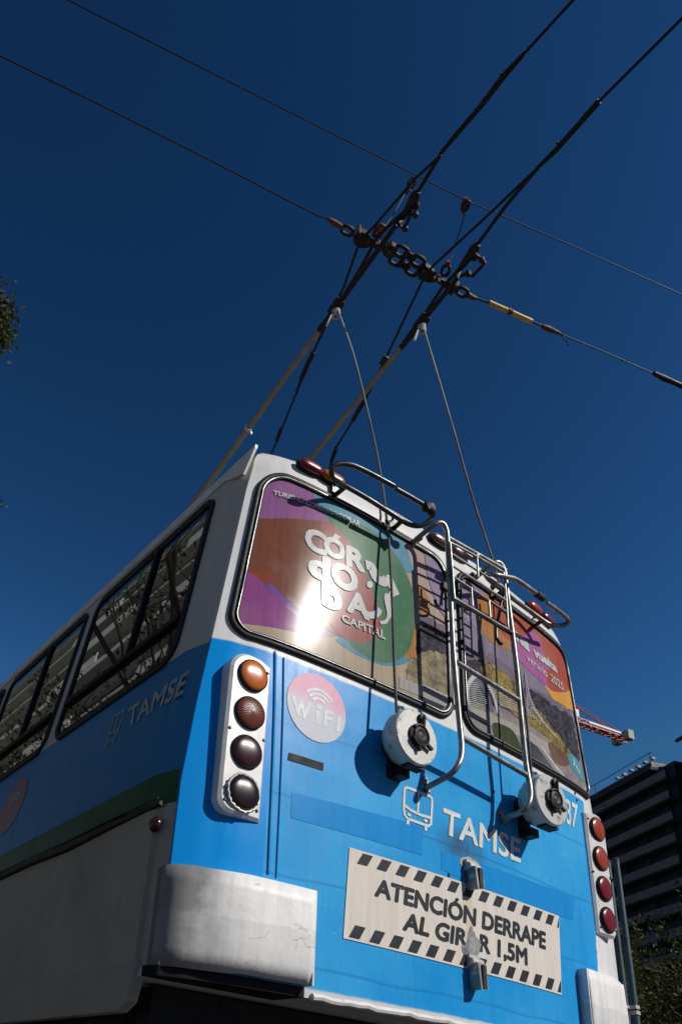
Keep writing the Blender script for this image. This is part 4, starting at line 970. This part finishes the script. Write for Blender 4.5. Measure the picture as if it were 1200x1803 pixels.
sheet('ground', [(-2500,-2500),(2500,-2500),(2500,2500),(-2500,2500)], -.02, M['soil'])
sheet('road', [(-4.6,-80),(12,-80),(12,200),(-4.6,200)], 0, M['asphalt'])
def pavement(x0, x1):
    b = MB(); b.box(((x0+x1)/2, 60, .06), (abs(x1-x0)/2, 140, .075)); o = b.build('pavement', M['paving']); o['kind'] = 'structure'
pavement(-4.6,-9.5); pavement(12,17)
b = MB()
for k in range(-8, 22): b.add([(4.0,k*6,.004),(4.14,k*6,.004),(4.14,k*6+3,.004),(4.0,k*6+3,.004)], [(0,1,2,3)], False)
o = b.build('road_marking', simple('road_paint', (.7,.7,.66), .7)); o['kind'] = 'structure'

# ------------------------------------------------------------------ dark apartment block on the right
AZD = R(24.3); DV = Vector((math.sin(AZD), math.cos(AZD), 0)); NV = Vector((-math.cos(AZD), math.sin(AZD), 0))
A0 = at_dist(1175,1390,108); A0.z = 0; TOPZ = at_dist(1165,1355,108).z
BLD = empty('apartment_block', A0+DV*30, 'dark concrete apartment block with long balcony bands, unfinished roof edge, right of the bus', 'building')
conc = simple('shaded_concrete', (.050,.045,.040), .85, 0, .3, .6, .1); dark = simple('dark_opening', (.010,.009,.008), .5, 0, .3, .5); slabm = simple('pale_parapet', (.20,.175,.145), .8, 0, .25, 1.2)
def bb(a, b_, n0, n1, z0, z1, mb):   # box along the facade: a..b along DV, n0..n1 along NV
    c = A0+DV*((a+b_)/2)+NV*((n0+n1)/2); mb.box((c.x, c.y, (z0+z1)/2), (abs(b_-a)/2, abs(n1-n0)/2, (z1-z0)/2), Matrix((DV, NV, Vector((0,0,1)))).transposed())
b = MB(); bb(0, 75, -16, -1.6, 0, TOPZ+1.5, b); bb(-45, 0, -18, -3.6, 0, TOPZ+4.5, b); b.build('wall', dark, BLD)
FH = 2.86; k = 0; z = TOPZ
par1 = MB(); par2 = MB(); sl = MB(); col = MB(); thin = MB()
while z > 3:
    if z < TOPZ-.5*FH or k == 0: pass
    bb(0, 75, -1.2, -.02, z-1.25, z-1.05, sl); bb(0, 75, -.04, .08, z-1.05, z, par1)
    bb(-45, -2.5, -3.6, -2.0, z+.15, z+.32, sl); bb(-45, -2.5, -2.2, -2.05, z+.34, z+1.3, par2)
    for q in (.28,.55,.82): bb(0, 75, -.02, .02, z+q*(FH-1.05)*.4, z+q*(FH-1.05)*.4+.05, thin)
    z -= FH; k += 1
par1.build('balcony_parapet', slabm, BLD); par2.build('balcony_parapet', slabm, BLD); sl.build('floor_slab', conc, BLD);  thin.build('railing', conc, BLD)
for j in range(10): c_ = MB(); bb(2+j*4.7, 2.3+j*4.7, -1.65, -1.0, 0, TOPZ+1.4, c_); c_.build('column', conc, BLD)
for j in range(5): c_ = MB(); bb(-4.5-j*4.7, -4.2-j*4.7, -3.7, -2.9, 0, TOPZ+4.4, c_); c_.build('column', conc, BLD)
# roof storey under construction: rails, props, brick stubs
b = MB(); bb(3, 75, -2.2, -.4, TOPZ+1.3, TOPZ+1.75, b)
bb(-45, 0, -2.6, -2.3, TOPZ+4.3, TOPZ+4.7, b); b.build('roof_edge', conc, BLD)
b = MB(); bb(2, 75, -.16, -.10, TOPZ+3.35, TOPZ+3.43, b)
for j in range(6): bb(2.5+j*12, 2.58+j*12, -.2, -.12, TOPZ+1.7, TOPZ+3.4, b)
b.build('guard_rail', conc, BLD)
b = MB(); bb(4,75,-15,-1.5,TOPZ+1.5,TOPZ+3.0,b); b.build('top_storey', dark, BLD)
brk = simple('white_block', (.42,.40,.36), .8)
for j in range(6): b = MB(); bb(3.0+j*1.5, 3.5+j*1.5, -1.4, -.9, TOPZ+2.9+.1*(j % 2), TOPZ+3.25, b); b.build('block_stack', brk, BLD)
for j in range(12): b = MB(); bb(-3-j*2.4, -2.5-j*2.4, -3.2, -2.7, TOPZ+4.7, TOPZ+5.1, b); b.build('block_stack', brk, BLD)
b = MB(); bb(-20,-14,-9,-4,TOPZ+4.5,TOPZ+8.0,b); b.build('water_tank', brk, BLD)

# ------------------------------------------------------------------ tower crane
E1 = at_dist(1003,1268,98); E2 = at_dist(1108,1301,106); zc = (E1.z+E2.z)/2; E1.z = zc; E2.z = zc; dC = (E2-E1).normalized()
MAST = E1-dC*5; MAST.z = 0
CR = empty('tower_crane', MAST, 'red and white tower crane whose rear arm shows beside the bus', 'crane')
red = simple('crane_red', (.42,.060,.030), .5); wht = simple('crane_white', (.62,.62,.60), .5); cwt = simple('counterweight_concrete', (.42,.41,.37), .8)
def truss(name, A, B, w, h, n, mat, par, r_=.09):
    A = Vector(A); B = Vector(B); d_ = (B-A).normalized(); up = Vector((0,0,1)) if abs(d_.z) < .9 else Vector((1,0,0)); s_ = d_.cross(up).normalized(); u_ = s_.cross(d_)
    b = MB(); C4 = [s_*w/2+u_*h/2, -s_*w/2+u_*h/2, -s_*w/2-u_*h/2, s_*w/2-u_*h/2]
    for c in C4: b.bar(A+c, B+c, r_*1.6, r_*1.6, up)
    for i in range(n):
        p = A.lerp(B, i/n); q = A.lerp(B, (i+1)/n)
        for k in range(4):
            c0_, c1_ = C4[k], C4[(k+1) % 4]; b.bar(p+c0_, q+c1_, r_, r_, up); b.bar(p+c0_, p+c1_, r_, r_, up)
    return b.build(name, mat, par)
truss('mast', MAST, Vector((MAST.x, MAST.y, zc-.5)), 1.8, 1.8, 26, red, CR)
truss('counter_jib', Vector((MAST.x,MAST.y,zc)), E2, 1.0, .55, 14, red, CR, .09)
sdir = dC.cross(Vector((0,0,1)))
for s_ in (-1, 1): b = MB(); b.bar(E1.lerp(E2,.25)+sdir*.58*s_+Vector((0,0,.12)), E1.lerp(E2,.78)+sdir*.58*s_+Vector((0,0,.12)), .08, .26); b.build('jib_panel', wht, CR)
truss('main_jib', Vector((MAST.x,MAST.y,zc)), Vector((MAST.x,MAST.y,zc))-dC*38, 1.3, 1.3, 24, red, CR)
b = MB(); M3 = Matrix((dC, sdir, Vector((0,0,1)))).transposed()
for s_ in (-1, 1):
    b = MB(); b.box(E1.lerp(E2,.87)+Vector((0,0,-.1))+sdir*s_*.95, (.48,.42,.62), M3); b.build('counterweight', cwt, CR)
b = MB(); tp = Vector((MAST.x,MAST.y,zc+6)); b.tube([tp, E1+Vector((0,0,2.6))], .09, 6); b.tube([E1+Vector((0,0,2.6)), E1.lerp(E2,.72)+Vector((0,0,.4))], .10, 6); b.tube([tp, Vector((MAST.x,MAST.y,zc))-dC*26+Vector((0,0,.6))], .08, 6)
b.tube([E1+Vector((0,0,2.2))+sdir*.6, E1.lerp(E2,.72)+Vector((0,0,.4))+sdir*.6], .07, 6); b.build('tie_rope', red, CR)
truss('tower_head', Vector((MAST.x,MAST.y,zc)), tp, .9, .9, 5, red, CR)
b = MB(); b.box(E1.lerp(E2,.04)+Vector((0,0,1.0)), (.7,.5,.5), M3); b.bar(E1.lerp(E2,.02)+Vector((0,0,.6)), E1.lerp(E2,.02)+Vector((0,0,2.7)), .25, .25); b.build('winch', wht, CR)
b = MB(); b.box(Vector((MAST.x,MAST.y,zc-1.6))-sdir*1.6, (.9,.8,1.1), M3); b.build('cab', wht, CR)

# ------------------------------------------------------------------ twin street poles
pm = simple('blue_grey_pole', (.05,.085,.105), .45, .3, .3, 8)
def street_pole(tpx, bpx, dist, lab, crown):
    T = at_dist(*tpx, dist); b_ = at_dist(*bpx, dist); X0 = (T.x+b_.x)/2; Y0 = (T.y+b_.y)/2
    e = MB(); e.tube([(X0,Y0,0),(X0,Y0,T.z*.5),(X0,Y0,T.z)], [.075,.066,.056], 16)
    o = tag(e.build('street_pole', pm, None, 60), lab, 'pole', 'pair of steel poles right of the bus')
    e = MB(); e.lathe((X0,Y0,0),(0,0,1),[(.17,0),(.17,.03),(.10,.05),(.08,.25)],16); e.build('base_plate', pm, o)
    e = MB(); e.lathe((X0,Y0,T.z-.02),(0,0,1),[(.06,0),(.064,.02),(.03,.05)],14); e.build('cap', pm, o)
    for zz in crown:
        e = MB(); e.lathe((X0,Y0,zz),(0,0,1),[(.085,-.03),(.085,.03)],16); e.box((X0-.09,Y0-.06,zz),(.035,.035,.03)); e.build('clamp', M['reel'], o)
    return X0, Y0, T.z, o
p1 = street_pole((1081,1513),(1117,1760),17, 'taller steel pole with a plain top, the right of the two', (2.95,3.05))
p2 = street_pole((1069,1516),(1098,1760),17.4, 'steel pole tied beside its twin, nearer the bus corner', (3.1,))
e = MB(); e.bar((p1[0],p1[1],5.55),(p2[0],p2[1],5.55),.04,.04); e.bar((p1[0],p1[1],2.95),(p2[0],p2[1],3.1),.05,.05); e.build('cross_brace', pm, p1[3])
# white minibus roof showing at the bottom edge
VC = at_dist(1190,1800,13.2); VZ = at_dist(1150,1797,13.2).z
VAN = empty('white_minibus', (VC.x+1.2, VC.y+2.2, 0), 'white minibus of which only the roof edge shows at the lower right', 'minibus')
def van():
    hd = Matrix.Rotation(R(0), 3, 'Z'); cx, cy = VC.x+1.2, VC.y+2.2; W, L, H = 1.0, 2.7, VZ
    prof_ = [(-L,.45),(-L,H-.45),(-L+.12,H-.08),(-L+.3,H),(L-1.6,H),(L-1.2,H-.08),(L-.55,1.35),(L-.1,1.15),(L,.9),(L,.45)]
    b = MB(); secs = [(-W,.90),(-W+.02,.97),(-W+.14,1.0),(W-.14,1.0),(W-.02,.97),(W,.90)]; n = len(prof_); vs = []
    for x, s_ in secs:
        for y, z in prof_: zz = z if z < 1.3 else 1.3+(z-1.3)*(1 if abs(x) < W-.1 else s_); vs.append((cx+x, cy+y*(1 if abs(x) < W-.1 else .985), zz))
    fs = [(i*n+k, i*n+(k+1) % n, (i+1)*n+(k+1) % n, (i+1)*n+k) for i in range(len(secs)-1) for k in range(n)]+[list(range(n)), [(len(secs)-1)*n+k for k in range(n)][::-1]]
    b.add(vs, fs); b.build('body', M['white'], VAN, 30)
    for sg in (-1, 1):
        for y0, y1 in ((-2.3,-1.2),(-1.1,0),(.1,1.1)):
            b = MB(); b.box((cx+sg*(W+.003), cy+(y0+y1)/2, VZ-.62), (.006, (y1-y0)/2, .24)); b.build('window', M['glass'], VAN)
        for y in (-1.7, 1.7):
            b = MB(); b.lathe((cx+sg*(W-.12),cy+y,.34),(sg,0,0),[(.2,-.1),(.33,-.1),(.34,0),(.33,.12),(.2,.13),(.05,.10)],24); b.build('wheel', M['rubber'], VAN)
    b = MB(); b.box((cx,cy-2.7-.003,VZ-.62),(.75,.006,.22)); b.build('rear_window', M['glass'], VAN)
    for sg in (-1,1): b = MB(); b.box((cx+sg*.85,cy-2.72,1.1),(.07,.02,.2)); b.build('tail_lamp', M['red_lens'], VAN)
van()

# ------------------------------------------------------------------ trees
def leafmat(name, a, b_, tr=.25):
    t = NT(name); c = t.mix(t.ramp(t.noise(2.2,3), [(.35,g3(0)),(.65,g3(1))]), a, b_); t.set(col=c, rough=.6, spec=.12)
    tl_ = t.n.new('ShaderNodeBsdfTranslucent'); t.l.new(c, tl_.inputs[0]); mx = t.n.new('ShaderNodeMixShader'); mx.inputs[0].default_value = tr
    t.l.new(t.b.outputs[0], mx.inputs[1]); t.l.new(tl_.outputs[0], mx.inputs[2]); t.l.new(mx.outputs[0], t.n['Material Output'].inputs[0]); return t.m
bark = simple('bark', (.10,.08,.06), .9, 0, .4, 12, .5)
def tree(name, base, label, h, crown_c, crown_r, nbr, nleaf, lsz, mat, seed, extra=(), lean=(0,0), clumps=()):
    rnd = random.Random(seed); base = Vector(base); cc = Vector(crown_c); root = empty(name, base, label, 'tree')
    b = MB(); fork = base+Vector((lean[0],lean[1],h)); tw = []
    b.tube([base, base.lerp(fork,.5)+Vector((.1,.05,0)), fork], [.26,.2,.17], 10)
    def grow(p, d_, L, r_, lvl):
        q = p+d_*L; mid = p+d_*L*.5+Vector((rnd.uniform(-1,1),rnd.uniform(-1,1),rnd.uniform(-.5,1)))*L*.09
        b.tube([p, mid, q], [r_, r_*.8, r_*.6], 6 if lvl < 2 else 4, caps=False)
        if lvl >= 2: tw.append((mid, q))
        if lvl < 4:
            for _ in range(3 if lvl < 3 else 2):
                nd = (d_+Vector((rnd.gauss(0,.55),rnd.gauss(0,.55),rnd.gauss(.08,.4)))).normalized(); grow(q if rnd.random() < .6 else mid, nd, L*rnd.uniform(.6,.85), r_*.55, lvl+1)
    for k in range(nbr):
        a = 2*math.pi*k/nbr+rnd.uniform(-.3,.3); t_ = cc+Vector((math.cos(a)*crown_r[0], math.sin(a)*crown_r[1], rnd.uniform(-.3,.9)*crown_r[2]))
        d_ = (t_-fork); grow(fork, d_.normalized(), d_.length*.42, .10, 0)
    for P in extra:
        b.tube([fork]+[Vector(p) for p in P], [.08]+[.05*(1-.8*i/len(P)) for i in range(len(P))], 6); pass
    tr = b.build('trunk', bark, root, 60)
    lv = []; lf = []
    for i in range(nleaf):
        p, q = tw[rnd.randrange(len(tw))]; c = p.lerp(q, rnd.random()*1.1)+Vector((rnd.gauss(0,1),rnd.gauss(0,1),rnd.gauss(0,1)))*lsz*2.2
        s_ = lsz*rnd.uniform(.6,1.4); u = Vector((rnd.gauss(0,1),rnd.gauss(0,1),rnd.gauss(0,1))).normalized(); v = u.orthogonal().normalized(); v = Matrix.Rotation(rnd.uniform(0,6.3),3,u) @ v; w_ = u.cross(v)
        o = len(lv); lv += [c-v*s_, c-w_*s_*.42, c+v*s_, c+w_*s_*.42+u*s_*.12]; lf.append((o,o+1,o+2,o+3))
    for C_, rad_, cnt in clumps:
        for i in range(cnt):
            c = C_+Vector([rnd.gauss(0,1)*q for q in rad_]); s_ = .030*rnd.uniform(.6,1.5); u = Vector((rnd.gauss(0,1),rnd.gauss(0,1),rnd.gauss(0,1))).normalized(); v = u.orthogonal().normalized(); w_ = u.cross(v)
            o = len(lv); lv += [c-v*s_, c-w_*s_*.45, c+v*s_, c+w_*s_*.45]; lf.append((o,o+1,o+2,o+3))
    me = bpy.data.meshes.new('foliage'); me.from_pydata([tuple(x) for x in lv], [], lf); me.materials.append(mat); fo = bpy.data.objects.new('foliage', me); COL.objects.link(fo); adopt(fo, root)
    return root
g1m = leafmat('leaves_dark', (.020,.028,.008), (.085,.095,.022)); g2m = leafmat('leaves_olive', (.030,.038,.014), (.075,.082,.035)); g3m = leafmat('leaves_deep', (.008,.012,.005), (.025,.032,.010))
C1 = at_dist(-60,575,7.0); C1b = at_dist(-8,594,7.0); C2 = at_dist(-60,880,8.5); C2b = at_dist(-32,882,8.5); C1c = at_dist(-18,525,7.0)
tree('street_tree', (-6.6,9.5,.13), 'spreading street tree at the left whose leafy twigs enter the left edge', 4.0, (-5.6,9.0,7.6), (2.8,3.4,2.6), 8, 15000, .048, g2m, 3,
     extra=[[(-4.5,7.5,7.0), C1.lerp(Vector((-4,7,7)),.4), C1, C1b], [(-4.0,7.6,7.2), C1+Vector((-.3,0,.3)), C1c], [(-4.5,8,6.4), C2+Vector((-.5,0,0)), C2b]],
     clumps=[(at_dist(-16,560,7.0), (.12,.12,.22), 1300), (at_dist(0,590,7.0), (.07,.07,.10), 420), (at_dist(0,548,7.0), (.06,.06,.10), 260), (at_dist(-14,880,8.5), (.06,.06,.05), 160)])
tb = at_dist(1165,1700,26); 
tree('dark_tree', (tb.x,tb.y,0), 'dark leafy tree in shade behind the steel poles', 1.8, (tb.x+.3,tb.y,3.6), (3.0,3.0,2.6), 9, 16000, .085, g1m, 11)
tb = at_dist(1240,1700,33)
tree('dark_tree', (tb.x,tb.y,0), 'dark leafy tree farther back at the lower right edge', 2.2, (tb.x,tb.y,5.0), (3.8,3.8,3.6), 9, 16000, .10, g3m, 12)

# ------------------------------------------------------------------ apartment block on the left, seen mirrored in the side windows
LB = empty('pale_apartment_block', (-16.5,30,0), 'pale sunlit apartment block mirrored in the side windows of the bus', 'building')
palew = simple('pale_render', (.62,.63,.57), .8, 0, .12, .5); dwin = NT('window_dark'); dwin.set(col=(.03,.035,.035), rough=.12, spec=.6)
b = MB(); b.box((-19.5,60,28), (5,58,28)); b.build('wall', palew, LB)
for k in range(18):
    z = 2.4+k*3.0
    b = MB(); b.box((-14.2,60,z-.2), (.5,58,.12)); b.build('floor_slab', palew, LB)
    b = MB(); b.box((-14.49,60,z+1.25), (.02,57,.8)); b.build('ribbon_window', dwin.m, LB)
    for j in range(3): b = MB(); b.box((-13.75,12+j*19+(k % 2)*4,z+.4), (.05,4.5,.45)); b.build('balcony_front', palew, LB)

# ------------------------------------------------------------------ light
W = bpy.data.worlds.new('World'); SC.world = W; W.use_nodes = True; n = W.node_tree.nodes; l = W.node_tree.links
sky = n.new('ShaderNodeTexSky'); sky.sky_type = 'NISHITA'; sky.sun_disc = False; sky.sun_elevation = R(SUN_EL); sky.sun_rotation = R(SUN_AZ)
sky.air_density = 1.0; sky.dust_density = .15; sky.ozone_density = 3.0; sky.altitude = 400
def vm(op, a, b_):
    k = n.new('ShaderNodeVectorMath'); k.operation = op
    for v, q in ((a, k.inputs[0]), (b_, k.inputs[1])):
        if isinstance(v, tuple): q.default_value = v
        else: l.new(v, q)
    return k.outputs[0]
hs = n.new('ShaderNodeHueSaturation'); hs.inputs['Saturation'].default_value = 1.15; l.new(sky.outputs[0], hs.inputs['Color'])
gm = n.new('ShaderNodeGamma'); gm.inputs[1].default_value = 2.1; l.new(vm('MULTIPLY', hs.outputs[0], (.054,.054,.054)), gm.inputs[0])
c_ = vm('MULTIPLY', gm.outputs[0], (240,178,95)); c_ = vm('MINIMUM', c_, (.8,1.2,2.7))
l.new(c_, n['Background'].inputs[0]); n['Background'].inputs[1].default_value = .1
sl = bpy.data.lights.new('sun', 'SUN'); sl.energy = 4.3; sl.angle = R(.53); sl.color = (1, .965, .91); so = bpy.data.objects.new('sun', sl); COL.objects.link(so)
sd = Vector((math.sin(R(SUN_AZ))*math.cos(R(SUN_EL)), math.cos(R(SUN_AZ))*math.cos(R(SUN_EL)), math.sin(R(SUN_EL))))
so.rotation_euler = sd.to_track_quat('Z', 'Y').to_euler(); so.location = sd*30
SC.view_settings.view_transform = 'Standard'; SC.view_settings.look = 'None'; SC.view_settings.exposure = 0; SC.view_settings.gamma = 1
SC.cycles.max_bounces = 6
